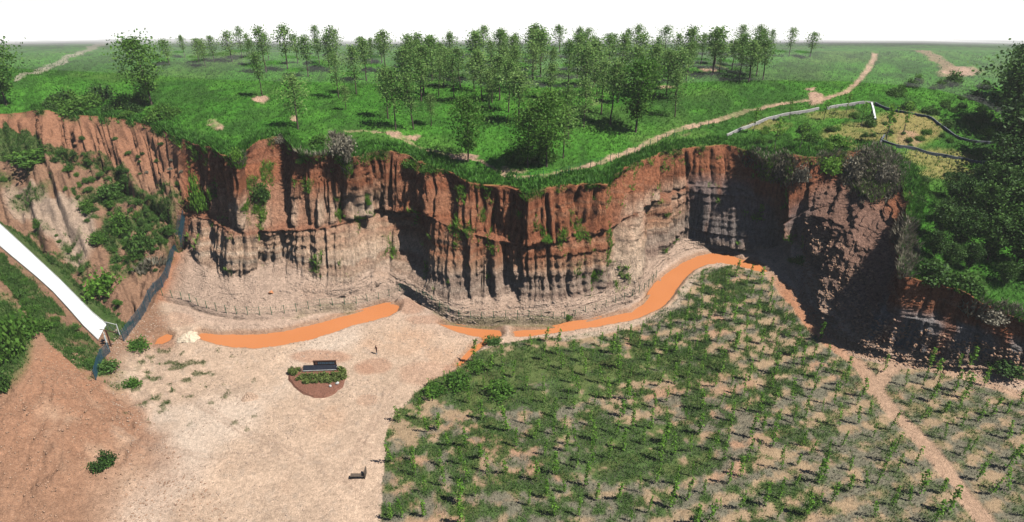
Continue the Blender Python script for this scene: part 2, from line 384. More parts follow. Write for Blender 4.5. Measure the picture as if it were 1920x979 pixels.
wob = 0.5 * fbm(X / 2.2, Y / 2.2, 95, 3)
dpath = np.minimum(near_mask(path, 6, V < 2.0), near_mask(rimtrk, 6, V < 1.97) + .25) + wob * 0.7
dtrack = np.minimum(near_mask(track, 6, V > 4.6) - 0.1, np.minimum(near_mask(track2, 6, V > 4.6) + 0.1, near_mask(track3, 6, V > 4.6))) + wob
dbank = near_mask(bank, 4, V > 4.6) + wob * 0.6
dgul = near_mask(gully, 5, (V > 2.0) & (V < 4.5))
Z = Z - 0.18 * (1 - sm(0.5, 1.3, dpath)) - 0.12 * (1 - sm(0.6, 1.6, dtrack))
Z = Z - 2.2 * (1 - sm(0.15, 1.0, dgul)) + 0.25 * np.exp(-((dgul - 1.6) / 0.6) ** 2)
# ditch with a crack-like edge under the fence
FENCE_PX = [(303, 560), (330, 567), (350, 571), (375, 583), (400, 589), (430, 595), (470, 598), (505, 598), (540, 593), (580, 586), (620, 578), (660, 571), (700, 561), (735, 553), (760, 551),
            (785, 562), (810, 577), (840, 592), (870, 600), (910, 604), (960, 604), (1010, 603), (1050, 601), (1085, 594), (1120, 586), (1160, 575), (1195, 561), (1215, 543), (1232, 522)]
fence_line = drape(FENCE_PX, 4)
dfen = near_mask(fence_line, 4, (V > 4.3) & (V < 5.6))
Z = Z - 0.55 * (1 - sm(0.10, 0.45, np.abs(dfen + 0.25 * wob))) + 0.18 * np.exp(-((dfen - 0.9) / 0.4) ** 2)

# ------------------------------------------------------------------ ground colours (reflectance of the soils and swards)
jx = 9 * fbm(X / 4, Y / 4, 101, 4); jy = 6 * fbm(X / 4, Y / 4, 102, 4)
MX = PX0 + jx; MY = PY0 + jy
def area(poly): return inside(poly, MX, MY)
def blob(cx, cy, rx, ry): return 1 - sm(0.75, 1.15, np.sqrt(((MX - cx) / rx) ** 2 + ((MY - cy) / ry) ** 2))
def C(*c): return np.array(c, np.float32)[None, None, :]
def lay(a, b, t): return a * (1 - t[..., None]) + b * t[..., None]

n1 = fbm(X / 1.3, Y / 1.3, 111, 3); n2 = fbm(X / 6, Y / 6, 112, 3); n3 = fbm(X / 20, Y / 20, 113, 2)
nz = fbm(ARC / 3 + 0 * V, Z / 1.2, 114, 4)
h01 = lambda a: np.clip(a * 0.5 + 0.5, 0, 1)

sand = C(0.535, 0.39, 0.285) * (1 + 0.14 * n2[..., None] + 0.16 * n1[..., None])
sand = lay(sand, C(0.50, 0.30, 0.19), sm(0.15, 0.7, fbm(X / 9, Y / 9, 115, 4)) * 0.55)
trk_ = fbm((X * .8 + Y * .6) / 1.1, (X * -.6 + Y * .8) / 16, 117, 3)
sand = sand * (1 + .09 * trk_[..., None])
sand = lay(sand, C(0.40, 0.33, 0.27) + 0 * sand, sm(.25, .6, fbm(X / .8, Y / .8, 118, 2)) * .28)
sand = lay(sand, C(0.63, 0.53, 0.44), sm(0.1, 0.6, fbm(X / 14 + 5, Y / 14, 116, 3)) * 0.5)
col = sand + 0
GRASS = np.zeros_like(X)                                     # how much sward grows here, 0..1

# cliff soils: red loam above, buff sandstone and grey silt below
red = C(0.37, 0.145, 0.075) * (1 + 0.16 * nz[..., None]); dred = C(0.27, 0.115, 0.070); buff = C(0.46, 0.265, 0.165); pale = C(0.70, 0.525, 0.385)
grey = C(0.35, 0.285, 0.24); tals = C(0.50, 0.36, 0.275)
cliff = red + 0 * X[..., None]
cliff = lay(cliff, C(0.30, 0.105, 0.055) + 0 * cliff, sm(.55, .8, vn2(zb / .9, ARC / 45 + 0 * V, 123)) * .45)
cliff = lay(cliff, C(0.47, 0.25, 0.15) + 0 * cliff, sm(.6, .85, vn2(zb / .6 + 40, ARC / 40 + 0 * V, 127)) * .4)
cliff = lay(cliff, dred + 0 * cliff, (1 - sm(0, 2.2, 22 - Z + 1.0 * nz)) * 0.5)
ribU = np.clip((up - 1.2) / 2.6, 0, 1)
fanp = sm(2.38, 2.8, V + 0.12 * nz) * sm(360, 400, UU) * (1 - sm(690, 760, UU)) + 0.8 * sm(2.5, 2.95, V + .1 * nz) * sm(1150, 1180, UU) * (1 - sm(1260, 1310, UU))
cliff = lay(cliff, pale + 0 * cliff, np.clip(fanp * (0.25 + 0.9 * ribU), 0, 0.95))
band = vn2(zb / 0.7, ARC / 60 + 0 * V, 121); band2 = vn2(zb / 0.28, ARC / 30 + 0 * V, 122)
low = lay(buff + 0 * cliff, red, np.clip(sm(.55, .8, band) * 0.75 + 0.25 * sm(.6, .9, band2), 0, 1))
low = lay(low, pale + 0 * cliff, np.clip(sm(0.45, 0.15, band) * 0.5 + 0.25 * np.clip((lo - 1.6) / 2, 0, 1) + .35 * (1 - sm(690, 760, UU)), 0, .9))
low = lay(low, grey * (0.9 + 0.25 * band2[..., None]), sm(7.8, 5.6, zb + 0.5 * nz) * (0.2 + 0.45 * sm(730, 800, UU)))
rt = sm(1150, 1160, UU) * (1 - sm(1195, 1225, UU)) * sm(2.85, 3.1, V)
low = lay(low, pale * 1.08 + 0 * cliff, rt * 0.8)
drip = fbm(ARC / .9 + 0 * V, Z / 7, 126, 3)
inlow = np.where(UU < 760, sm(2.97, 3.04, vl), sm(2.95, 3.5, V + .22 * drip + .1 * nz))
cliff = lay(cliff, low, inlow * np.clip(main + bowl, 0, 1))
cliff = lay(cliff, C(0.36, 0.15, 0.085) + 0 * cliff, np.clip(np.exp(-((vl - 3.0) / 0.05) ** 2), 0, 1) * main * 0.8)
# shaded right-hand walls: grey silt with red streaks
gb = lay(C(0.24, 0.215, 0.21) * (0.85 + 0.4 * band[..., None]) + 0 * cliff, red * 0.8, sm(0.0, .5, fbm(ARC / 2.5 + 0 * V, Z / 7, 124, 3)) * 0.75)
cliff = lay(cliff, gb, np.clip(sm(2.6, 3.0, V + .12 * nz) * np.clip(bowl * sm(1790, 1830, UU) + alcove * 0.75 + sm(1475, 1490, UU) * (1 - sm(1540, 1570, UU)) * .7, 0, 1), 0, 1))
cliff = lay(cliff, C(0.29, 0.185, 0.145) * (1 + .3 * lump[..., None]) + 0 * cliff, bowl * (1 - sm(1790, 1830, UU)) * sm(2.3, 2.7, V) * 0.8)  # bowl earth given a darker colour to deepen its shade
talc = tals * (1 + 0.14 * n1[..., None] + .1 * lump[..., None])
talc = lay(talc, C(0.46, 0.31, 0.225) + 0 * talc, np.clip(sm(0.1, .7, n2) * .5 + bowl * .55, 0, 1))
cw = sm(1.96, 1.975, V)
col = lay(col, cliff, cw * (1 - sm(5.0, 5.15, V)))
tw = sm(3.86, 4.08, V + 0.10 * nz + 0.05 * lump) * (1 - sm(5.1, 5.6, V))
col = lay(col, talc, tw * np.clip(main + bowl, 0, 1))
# left hillside
hs = lay(C(0.31, 0.18, 0.115) * (1 + .15 * n1[..., None]) + 0 * X[..., None], C(0.50, 0.38, 0.29) + 0 * X[..., None], np.clip(blob(145, 440, 38, 60) + .8 * blob(50, 375, 50, 30) + blob(100, 410, 40, 40), 0, 1) * .8)
hs = lay(hs, C(0.38, 0.18, 0.105) + 0 * hs, sm(2.9, 2.4, V) * 0.8)
hwc = hill * sm(2.0, 2.02, V) * (1 - sm(5.6, 6.4, V) * sm(215, 260, UU))
hwc = hwc * (1 - sm(6.6, 7.2, V) * sm(120, 260, UU))
col = lay(col, hs, np.clip(hwc, 0, 1))
# dirt spill in the lower left
spill = area([(40, 655), (85, 640), (125, 648), (165, 680), (215, 715), (275, 765), (330, 850), (420, 940), (500, 1200), (-400, 1200), (-400, 700), (20, 740), (60, 690), (75, 650)])
sp = lay(C(0.33, 0.18, 0.112) * (1 + .12 * n1[..., None]) + 0 * col, C(0.50, 0.34, 0.235) + 0 * col, sm(0.0, 0.6, .6 * fbm(ang_ * 6, rr_ / 9, 131, 4, .6) + .6 * fbm(X / 4, Y / 4, 134, 4)) * .6)
sp = lay(sp, C(0.36, 0.185, 0.11) + 0 * col, sm(-.2, .5, fbm(X / 5, Y / 5, 132, 3)) * blob(110, 690, 90, 70))
def blur(A, r, it=2):
    A = A.astype(float)
    for _ in range(it):
        for ax in (0, 1):
            P = np.concatenate([np.repeat(np.take(A, [0], ax), r + 1, ax), A, np.repeat(np.take(A, [-1], ax), r, ax)], ax)
            c = np.cumsum(P, ax); n_ = A.shape[ax]
            A = (np.take(c, np.arange(2 * r + 1, 2 * r + 1 + n_), ax) - np.take(c, np.arange(0, n_), ax)) / (2 * r + 1)
    return A
spb = blur(spill, 16)
spw = sm(.25, .8, spb + .22 * fbm(X / 2.5, Y / 2.5, 133, 4)) * (1 - sm(800, 980, MY) * .7) * (1 - .8 * sm(230, 420, MX))
col = lay(col, sp, spw)
for wp in WHEEL:
    dw = near_mask(drape(wp, 10), 3, V > 5.0)
    col = lay(col, C(0.36, 0.25, 0.185) + 0 * col, (1 - sm(.10, .38, dw + .25 * wob)) * .45 * sm(-.5, .2, n2 + .2))
# red smudges on the sand
for b in ((700, 685, 35, 16, .6), (680, 690, 20, 12, .5), (600, 668, 60, 14, .7), (800, 700, 55, 26, .45), (690, 750, 22, 12, .35), (330, 600, 40, 14, .35), (300, 640, 26, 14, .6), (765, 575, 30, 14, .6),
          (795, 600, 40, 10, .5), (850, 690, 22, 10, .6), (820, 715, 20, 12, .6), (880, 590, 20, 6, .2)):
    col = lay(col, C(0.42, 0.235, 0.155) + 0 * col, blob(*b[:4]) * b[4] * (V > 4.9))
# planted ground
plant_poly = [(712, 960), (725, 830), (735, 790), (770, 745), (810, 708), (860, 690), (900, 660), (950, 640), (1060, 632), (1200, 604), (1260, 575), (1290, 525), (1330, 500), (1380, 502), (1440, 512),
              (1500, 570), (1540, 620), (1600, 668), (1680, 690), (1760, 695), (1850, 725), (2300, 820), (2300, 1300), (690, 1300)]
PL = area(plant_poly) & (V > 4.7)
soil = lay(C(0.37, 0.265, 0.165) * (1 + .14 * n1[..., None]) + 0 * col, C(0.44, 0.24, 0.155) + 0 * col, sm(.1, .6, fbm(X / 7, Y / 7, 141, 3)) * .6)
lit = .75 * fbm(X / 1.5, Y / 1.5, 142, 4, .6) + 0.5 * fbm(X / 9, Y / 9, 143, 3) + .12
rowc = ((X - unproject(1000, 760, 0)[0]) * -0.37 + (Y - unproject(1000, 760, 0)[1]) * 0.93) / 3.3
lit = lit + .30 * np.cos(2 * math.pi * (rowc - .12)) * (.4 + .6 * sm(1000, 1400, MX))
soil = lay(soil, C(0.15, 0.16, 0.12) + 0 * col, sm(-0.15, 0.3, lit) * 0.8)
col = lay(col, soil, PL.astype(float))
wd = fbm(X / 1.7, Y / 1.7, 144, 4, .6) + .25 * fbm(X / 8, Y / 8, 145, 3)
weed = sm(0.0, 0.35, wd + 0.55 * blob(960, 715, 190, 55) + .35 * blob(1150, 680, 200, 40) + .45 * blob(1200, 850, 170, 60) + 0.13) * PL
weed = weed * (1 - .45 * sm(1500, 1620, MX))
col = lay(col, C(0.055, 0.115, 0.022) * (1 + .5 * n1[..., None]) + 0 * col, weed * 0.85)
GRASS = np.maximum(GRASS, weed * .8 + 0.12 * PL)
# tracks
tk = C(0.43, 0.285, 0.195) * (1 + .12 * n1[..., None]) + 0 * col
TRK = 1 - sm(0.7, 1.5, dtrack)
col = lay(col, lay(tk, C(0.47, 0.23, 0.13) + 0 * col, sm(1650, 1500, MX) * sm(1430, 1480, MX)), TRK * (V > 4.6)); GRASS *= 1 - TRK
BNK = (1 - sm(0.3, 0.9, dbank)) * .75
col = lay(col, C(0.50, 0.39, 0.30) + 0 * col, BNK); GRASS *= 1 - BNK
col = lay(col, C(0.33, 0.185, 0.11) + 0 * col, (1 - sm(.25, 1.0, DWAT + .5 * wob)) * .75)
# meadow
g1 = fbm(X / 5, Y / 5, 151, 4); g2 = fbm(X / 16, Y / 16, 152, 3); g3 = fbm(X / .7, Y / .7, 153, 2)
mead = lay(C(0.048, 0.175, 0.018) + 0 * col, C(0.088, 0.255, 0.030) + 0 * col, h01(g1 * 1.5))
mead = lay(mead, C(0.115, 0.190, 0.045) + 0 * col, sm(.05, .6, g2) * .55)
mead = lay(mead, C(0.030, 0.080, 0.014) + 0 * col, sm(.05, .6, fbm(X / 3.5, Y / 7, 154, 4)) * .7)
mead = lay(mead, C(0.035, 0.085, 0.020) + 0 * col, sm(.1, .5, fbm(X / 11 + 3, Y / 11, 155, 4)) * .55) * (1 + .3 * g3[..., None])
MW = (1 - sm(1.975, 2.0, V + .012 * n1))
sparse = np.clip(blob(1700, 240, 70, 36) + .8 * blob(1600, 255, 60, 22) + .8 * blob(1760, 295, 70, 18) + .8 * blob(1780, 325, 60, 16) + .7 * blob(1440, 235, 45, 12) + .6 * blob(1560, 215, 50, 10), 0, 1)
bare = np.clip(blob(405, 236, 13, 9) + blob(488, 186, 14, 9) + blob(552, 222, 9, 6) + blob(1522, 166, 11, 6) + blob(1530, 185, 16, 12) + blob(690, 258, 0.1, .1) + blob(762, 258, 30, 6) + blob(735, 250, 18, 5)
               + blob(870, 292, 26, 5) + blob(1120, 196, 20, 5) + blob(1250, 163, 20, 4) + blob(1340, 130, 28, 4) + .8 * blob(1280, 250, 16, 6) + blob(1800, 135, 40, 9) + .8 * blob(960, 318, 30, 8), 0, 1)
furrow = 1 - sm(5, 11, np.abs(MX - (1690 + (MY - 70) * 1.55)) * .6) ; furrow = furrow * (MY < 135) * (V > 0)
mead = lay(mead, C(0.34, 0.27, 0.105) * (1 + .2 * n1[..., None]) + 0 * col, sparse * sm(-.5, .2, g1 + .3) * .85)
mead = lay(mead, C(0.45, 0.27, 0.18) + 0 * col, np.clip(blob(1700, 262, 26, 14) * sm(-.4, .3, n2), 0, 1) * .8)
mead = lay(mead, C(0.50, 0.33, 0.235) * (1 + .15 * n1[..., None]) + 0 * col, np.clip(bare * sm(-.6, 0, n2 + .25 * n1), 0, 1))
mead = lay(mead, C(0.36, 0.24, 0.16) + 0 * col, np.clip(furrow, 0, 1) * .8)
pw = 1 - sm(0.45, 1.0, dpath)
ruts = sm(.0, .25, np.abs(dpath - 0.0) - .12)
mead = lay(mead, C(0.47, 0.32, 0.22) * (1 + .14 * n1[..., None]) + 0 * col, pw * (0.45 + .55 * sm(-.5, .1, n2 + .4 * n1)))
gtrk = 1 - sm(3, 6, np.abs(MY - (150 - (MX - 40) * 0.45)) )
mead = lay(mead, C(0.42, 0.36, 0.29) + 0 * col, gtrk * (MX < 260) * (MX > 30) * .7)
col = lay(col, mead, MW)
GRASS = np.where(MW > .5, (1 - bare) * (1 - pw) * (1 - .55 * sparse) * (1 - .8 * np.clip(furrow, 0, 1)), GRASS)
# green on the left hillside
gpoly = [(-300, 240), (0, 238), (60, 250), (85, 300), (70, 318), (0, 300), (-300, 300)]
hg = area(gpoly) * 1.0
roadside = area([(-60, 370), (60, 450), (130, 520), (235, 605), (255, 600), (215, 640), (190, 612), (100, 515), (0, 425)]) * 1.0
roadside2 = area([(-100, 400), (0, 475), (90, 555), (190, 655), (205, 700), (165, 712), (100, 650), (60, 600), (0, 520)]) * sm(-.35, .1, n2 + .3 * n1 + .1)
slopev = np.clip(blob(250, 400, 110, 60) + blob(180, 480, 90, 60) + blob(290, 480, 40, 60) + .6 * blob(40, 350, 60, 40) + .6 * blob(60, 480, 90, 60), 0, 1) * sm(-.05, .3, fbm(X / 3.2, Y / 3.2, 161, 4) + .05)
gul2 = np.clip(1 - sm(.5, 1.3, np.abs(dgul - 1.0)), 0, 1) * sm(-.3, .2, n1 + .2) * .8
hgr = np.clip(hg + roadside + roadside2 + slopev + gul2, 0, 1) * hill * (V > 1.98)
hgr = np.clip(hgr + np.clip(blob(225, 690, 40, 45) * sm(-.3, .2, n2) + blob(-10, 640, 70, 90), 0, 1) * (V > 5.5), 0, 1)
strip = (1 - sm(.2, .7, np.abs(dfen - .5))) * sm(.1, .5, n2) * .5
spk = .7 * sm(.42, .62, fbm(X / 1.4, Y / 1.4, 162, 3) + .2 * blob(330, 720, 90, 60)) * np.clip(blob(340, 720, 140, 80) + blob(430, 780, 60, 40), 0, 1) * (V > 5) * (~PL)
cg = sm(.35, .65, fbm(ARC / 1.7 + 0 * V, Z / 2.6, 163, 3) + .25 * np.clip(blob(900, 410, 60, 90) + blob(490, 360, 25, 60) + blob(1080, 470, 90, 60) + .8 * blob(560, 330, 30, 40), 0, 1) - .02) * sm(2.0, 2.05, V) * (1 - sm(4.0, 4.4, V)) * main * .55
rimg = sm(.0, .5, fbm(ARC / 2.0 + 0 * V, 0 * V + ARC * 0, 164, 3) + .15) * (1 - sm(2.02, 2.16, V)) * (V >= 1.98) * .8
tongue = np.clip(blob(446, 300, 14, 18) + blob(650, 300, 12, 30) + blob(600, 285, 40, 8) + blob(1460, 315, 40, 30) + blob(1640, 330, 50, 45) + blob(1560, 300, 30, 20), 0, 1) * .85 * (V >= 1.98)
extra = np.clip(np.maximum.reduce([hgr, strip, spk * .8, cg, rimg, tongue * sm(-.5, .2, n1 + .3)]), 0, 1)
gcol = lay(C(0.050, 0.110, 0.022) + 0 * col, C(0.12, 0.145, 0.055) + 0 * col, h01(n1 * 1.2))
col = lay(col, gcol, extra)
GRASS = np.maximum(GRASS, extra * (V > 1.98))
# right-hand plateau under the trees
GRASS = GRASS * (~roadz)
col = np.clip(col, 0.01, 0.85)

# ------------------------------------------------------------------ materials
def newmat(name):
    m = bpy.data.materials.new(name); m.use_nodes = True
    n = m.node_tree; b = n.nodes["Principled BSDF"]
    return m, n, b
def node(n, t, **kw):
    o = n.nodes.new(t)
    for k, v in kw.items():
        if k in o.inputs: o.inputs[k].default_value = v
        else: setattr(o, k, v)
    return o

def ground_mat(name, grain=1.0, bump=0.5, streak=0.0):
    m, n, b = newmat(name)
    L = n.links.new
    at = node(n, "ShaderNodeAttribute"); at.attribute_name = "Col"
    ge = node(n, "ShaderNodeNewGeometry")
    n1 = node(n, "ShaderNodeTexNoise", Scale=1.9, Detail=6.0, Roughness=0.68)
    n2 = node(n, "ShaderNodeTexNoise", Scale=7.0, Detail=4.0, Roughness=0.65)
    vo = node(n, "ShaderNodeTexVoronoi", Scale=4.3)
    for q in (n1, n2, vo): L(ge.outputs["Position"], q.inputs["Vector"])
    mr = node(n, "ShaderNodeMapRange"); mr.inputs[1].default_value = 0.3; mr.inputs[2].default_value = 0.7
    mr.inputs[3].default_value = 1 - 0.30 * grain; mr.inputs[4].default_value = 1 + 0.26 * grain
    L(n1.outputs[0], mr.inputs[0])
    mr2 = node(n, "ShaderNodeMapRange"); mr2.inputs[1].default_value = 0.3; mr2.inputs[2].default_value = 0.7
    mr2.inputs[3].default_value = 1 - 0.34 * grain; mr2.inputs[4].default_value = 1 + 0.30 * grain
    L(n2.outputs[0], mr2.inputs[0])
    mu = node(n, "ShaderNodeMath", operation='MULTIPLY'); L(mr.outputs[0], mu.inputs[0]); L(mr2.outputs[0], mu.inputs[1])
    vm = node(n, "ShaderNodeVectorMath", operation='SCALE'); L(at.outputs["Color"], vm.inputs[0]); L(mu.outputs[0], vm.inputs["Scale"])
    L(vm.outputs[0], b.inputs["Base Color"])
    ad = node(n, "ShaderNodeMath", operation='ADD'); L(n1.outputs[0], ad.inputs[0]); L(n2.outputs[0], ad.inputs[1])
    ad2 = node(n, "ShaderNodeMath", operation='MULTIPLY_ADD'); L(vo.outputs[0], ad2.inputs[0]); ad2.inputs[1].default_value = -0.5; L(ad.outputs[0], ad2.inputs[2])
    bp = node(n, "ShaderNodeBump", Strength=bump, Distance=0.25); L(ad2.outputs[0], bp.inputs["Height"]); L(bp.outputs[0], b.inputs["Normal"])
    if streak:
        mp = node(n, "ShaderNodeMapping"); mp.inputs["Scale"].default_value = (1.7, 1.7, 0.16); L(ge.outputs["Position"], mp.inputs["Vector"])
        ns = node(n, "ShaderNodeTexNoise", Scale=1.0, Detail=5.0, Roughness=0.7); L(mp.outputs[0], ns.inputs["Vector"])
        ms_ = node(n, "ShaderNodeMapRange"); ms_.inputs[1].default_value = .32; ms_.inputs[2].default_value = .62; ms_.inputs[3].default_value = 1 - streak; ms_.inputs[4].default_value = 1 + .35 * streak
        L(ns.outputs[0], ms_.inputs[0])
        v2 = node(n, "ShaderNodeVectorMath", operation='SCALE'); L(vm.outputs[0], v2.inputs[0]); L(ms_.outputs[0], v2.inputs["Scale"]); L(v2.outputs[0], b.inputs["Base Color"])
        a3 = node(n, "ShaderNodeMath", operation='MULTIPLY_ADD'); L(ns.outputs[0], a3.inputs[0]); a3.inputs[1].default_value = 3.0; L(ad2.outputs[0], a3.inputs[2]); L(a3.outputs[0], bp.inputs["Height"])
    b.inputs["Roughness"].default_value = 0.95
    b.inputs["Specular IOR Level"].default_value = 0.12
    return m
M_soil = ground_mat("soil", 1.0, 0.55)
M_rock = ground_mat("eroded earth", 1.0, 0.9)
M_cliff = ground_mat("fluted earth", 1.0, 1.0, 0.4)
M_sward = ground_mat("sward", 1.1, 0.8)

def flat_mat(name, c, rough=0.8, spec=0.3, var=0.15, scale=3.0, bump=0.0):
    m, n, b = newmat(name); L = n.links.new
    tc = node(n, "ShaderNodeTexCoord")
    nz_ = node(n, "ShaderNodeTexNoise", Scale=scale, Detail=5.0); L(tc.outputs["Object"], nz_.inputs["Vector"])
    mr = node(n, "ShaderNodeMapRange"); mr.inputs[1].default_value = .3; mr.inputs[2].default_value = .7
    mr.inputs[3].default_value = 1 - var; mr.inputs[4].default_value = 1 + var; L(nz_.outputs[0], mr.inputs[0])
    vm = node(n, "ShaderNodeVectorMath", operation='SCALE'); vm.inputs[0].default_value = c; L(mr.outputs[0], vm.inputs["Scale"])
    L(vm.outputs[0], b.inputs["Base Color"])
    b.inputs["Roughness"].default_value = rough; b.inputs["Specular IOR Level"].default_value = spec
    if bump:
        bp = node(n, "ShaderNodeBump", Strength=bump, Distance=0.1); L(nz_.outputs[0], bp.inputs["Height"]); L(bp.outputs[0], b.inputs["Normal"])
    return m

def leaf_mat(name, c, c2, trans=0.25):
    m, n, b = newmat(name); L = n.links.new
    oi = node(n, "ShaderNodeObjectInfo"); at = node(n, "ShaderNodeAttribute"); at.attribute_name = "Shade"
    ad = node(n, "ShaderNodeMath", operation='MULTIPLY_ADD'); L(oi.outputs["Random"], ad.inputs[0]); ad.inputs[1].default_value = 0.45; L(at.outputs["Fac"], ad.inputs[2])
    su = node(n, "ShaderNodeMath", operation='SUBTRACT'); L(ad.outputs[0], su.inputs[0]); su.inputs[1].default_value = 0.22; su.use_clamp = True
    mx = node(n, "ShaderNodeMix", data_type='RGBA'); mx.inputs[6].default_value = (*c, 1); mx.inputs[7].default_value = (*c2, 1)
    L(su.outputs[0], mx.inputs[0]); L(mx.outputs[2], b.inputs["Base Color"])
    b.inputs["Roughness"].default_value = 0.6; b.inputs["Specular IOR Level"].default_value = 0.25
    tr = node(n, "ShaderNodeBsdfTranslucent"); L(mx.outputs[2], tr.inputs[0])
    ms = node(n, "ShaderNodeMixShader"); ms.inputs[0].default_value = trans
    L(b.outputs[0], ms.inputs[1]); L(tr.outputs[0], ms.inputs[2]); L(ms.outputs[0], n.nodes["Material Output"].inputs[0])
    return m
M_poplar = leaf_mat("poplar leaves", (0.100, 0.240, 0.040), (0.310, 0.480, 0.140), .45)
M_broad = leaf_mat("broad leaves", (0.055, 0.165, 0.018), (0.170, 0.340, 0.055), .45)
M_dark = leaf_mat("dark leaves", (0.020, 0.062, 0.012), (0.100, 0.210, 0.038), .25)
M_sap = leaf_mat("sapling leaves", (0.090, 0.235, 0.022), (0.240, 0.470, 0.062), .45)
M_grass = leaf_mat("grass blades", (0.034, 0.130, 0.012), (0.115, 0.310, 0.042), .35)
M_weed = leaf_mat("weed blades", (0.045, 0.120, 0.020), (0.125, 0.250, 0.050), .3)
M_dry = leaf_mat("dry grass", (0.13, 0.115, 0.075), (0.36, 0.33, 0.25), .2)
M_dry2 = leaf_mat("grey weeds", (0.08, 0.085, 0.06), (0.24, 0.24, 0.17), .2)
M_olive = leaf_mat("olive weeds", (0.060, 0.085, 0.025), (0.150, 0.180, 0.065), .2)
M_hedge = leaf_mat("clipped leaves", (0.080, 0.125, 0.026), (0.260, 0.330, 0.090), .25)
M_bark = flat_mat("bark", (0.12, 0.095, 0.075), 0.9, .1, .3, 8)
M_bark2 = flat_mat("pale bark", (0.19, 0.165, 0.135), 0.9, .1, .3, 8)
M_conc = flat_mat("concrete", (0.46, 0.45, 0.43), .85, .2, .18, 1.4, .3)
M_dconc = flat_mat("weathered concrete", (0.15, 0.165, 0.185), .85, .2, .25, 1.4, .3)
M_road = flat_mat("white concrete", (0.84, 0.87, 0.88), .7, .3, .06, .5)
M_roadside = flat_mat("grey kerb", (0.42, 0.43, 0.42), .85, .2, .15, 2)
M_teal = flat_mat("teal coated steel", (0.020, 0.085, 0.125), .55, .4, .15, 1)
M_green = flat_mat("green coated steel", (0.025, 0.16, 0.085), .5, .4, .1, 1)
M_white = flat_mat("white painted steel", (0.72, 0.74, 0.72), .5, .4, .05, 3)
M_brown = flat_mat("rusty steel", (0.075, 0.036, 0.026), .75, .3, .25, 4)
M_slate = flat_mat("dark paving", (0.020, 0.024, 0.036), .9, .1, .5, 6)
M_letter = flat_mat("grey blue lettering", (0.14, 0.22, 0.29), .5, .4, .1, 3)
M_stone = flat_mat("pale stone", (0.52, 0.52, 0.50), .9, .2, .25, 4, .5)
M_mulch = flat_mat("mulch", (0.22, 0.105, 0.072), .95, .1, .6, 9, 1.0)

M_haze_white = flat_mat("white haze colour", (0.88, 0.89, 0.90), 1.0, 0.0, .03, .004)

def water_mat():
    m, n, b = newmat("muddy water"); L = n.links.new
    ge = node(n, "ShaderNodeNewGeometry")
    a = node(n, "ShaderNodeTexNoise", Scale=0.09, Detail=4.0); L(ge.outputs["Position"], a.inputs["Vector"])
    mx = node(n, "ShaderNodeMix", data_type='RGBA'); mx.inputs[6].default_value = (0.50, 0.175, 0.060, 1); mx.inputs[7].default_value = (0.60, 0.240, 0.098, 1)
    L(a.outputs[0], mx.inputs[0]); L(mx.outputs[2], b.inputs["Base Color"])
    b.inputs["Roughness"].default_value = 0.25; b.inputs["IOR"].default_value = 1.33; b.inputs["Specular IOR Level"].default_value = 0.35
    r = node(n, "ShaderNodeTexNoise", Scale=1.2, Detail=2.0); L(ge.outputs["Position"], r.inputs["Vector"])
    bp = node(n, "ShaderNodeBump", Strength=0.06, Distance=0.05); L(r.outputs[0], bp.inputs["Height"]); L(bp.outputs[0], b.inputs["Normal"])
    return m
M_water = water_mat()

# ------------------------------------------------------------------ object helpers
def link(name, me, mat=None, parent=None, **props):
    o = bpy.data.objects.new(name, me); COL.objects.link(o)
    if mat is not None and me is not None and not me.materials: me.materials.append(mat)
    if parent is not None: o.parent = parent
    for k, v in props.items(): o[k] = v
    return o
def thing(name, label, cat, loc=(0, 0, 0), rz=0.0, sc=1.0, group=None):
    o = bpy.data.objects.new(name, None); COL.objects.link(o)
    o.empty_display_size = 0.3
    o.location = loc; o.rotation_euler = (0, 0, rz); o.scale = (sc, sc, sc) if not isinstance(sc, tuple) else sc
    o["label"] = label; o["category"] = cat
    if group: o["group"] = group
    return o
def mesh_np(name, verts, faces, shade=None, smooth=False):
    """faces: (n,3) or (n,4) int array"""
    me = bpy.data.meshes.new(name)
    verts = np.asarray(verts, np.float32); faces = np.asarray(faces, np.int32)
    k = faces.shape[1]; nf = len(faces)
    me.vertices.add(len(verts)); me.vertices.foreach_set("co", verts.ravel())
    me.loops.add(nf * k); me.loops.foreach_set("vertex_index", faces.ravel())
    me.polygons.add(nf); me.polygons.foreach_set("loop_start", np.arange(nf, dtype=np.int32) * k)
    try: me.polygons.foreach_set("loop_total", np.full(nf, k, np.int32))
    except Exception: pass
    if smooth: me.polygons.foreach_set("use_smooth", np.ones(nf, bool))
    if shade is not None:
        a = me.attributes.new("Shade", 'FLOAT', 'POINT'); a.data.foreach_set("value", np.asarray(shade, np.float32))
    me.update(calc_edges=True)
    return me

# ------------------------------------------------------------------ ground pieces
FIN = np.stack([X, Y, Z], -1)
PXF, PYF = project(FIN); PXv, PYv = np.where(V < 0.01, 1e6, PXF).ravel(), np.where(V < 0.01, 1e6, PYF).ravel()
FF = FIN.reshape(-1, 3)
vis_depth = np.linalg.norm(FF - np.array([0, 0, CAM_H]), axis=1)
def at(px, py):
    """ground point seen at a photograph pixel (the nearest of those that project there)"""
    d2 = (PXv - px) ** 2 + (PYv - py) ** 2
    m = d2.min()
    c = np.nonzero(d2 < max(m * 1.5, 4.0))[0]
    return FF[c[np.argmin(vis_depth[c])]].copy()

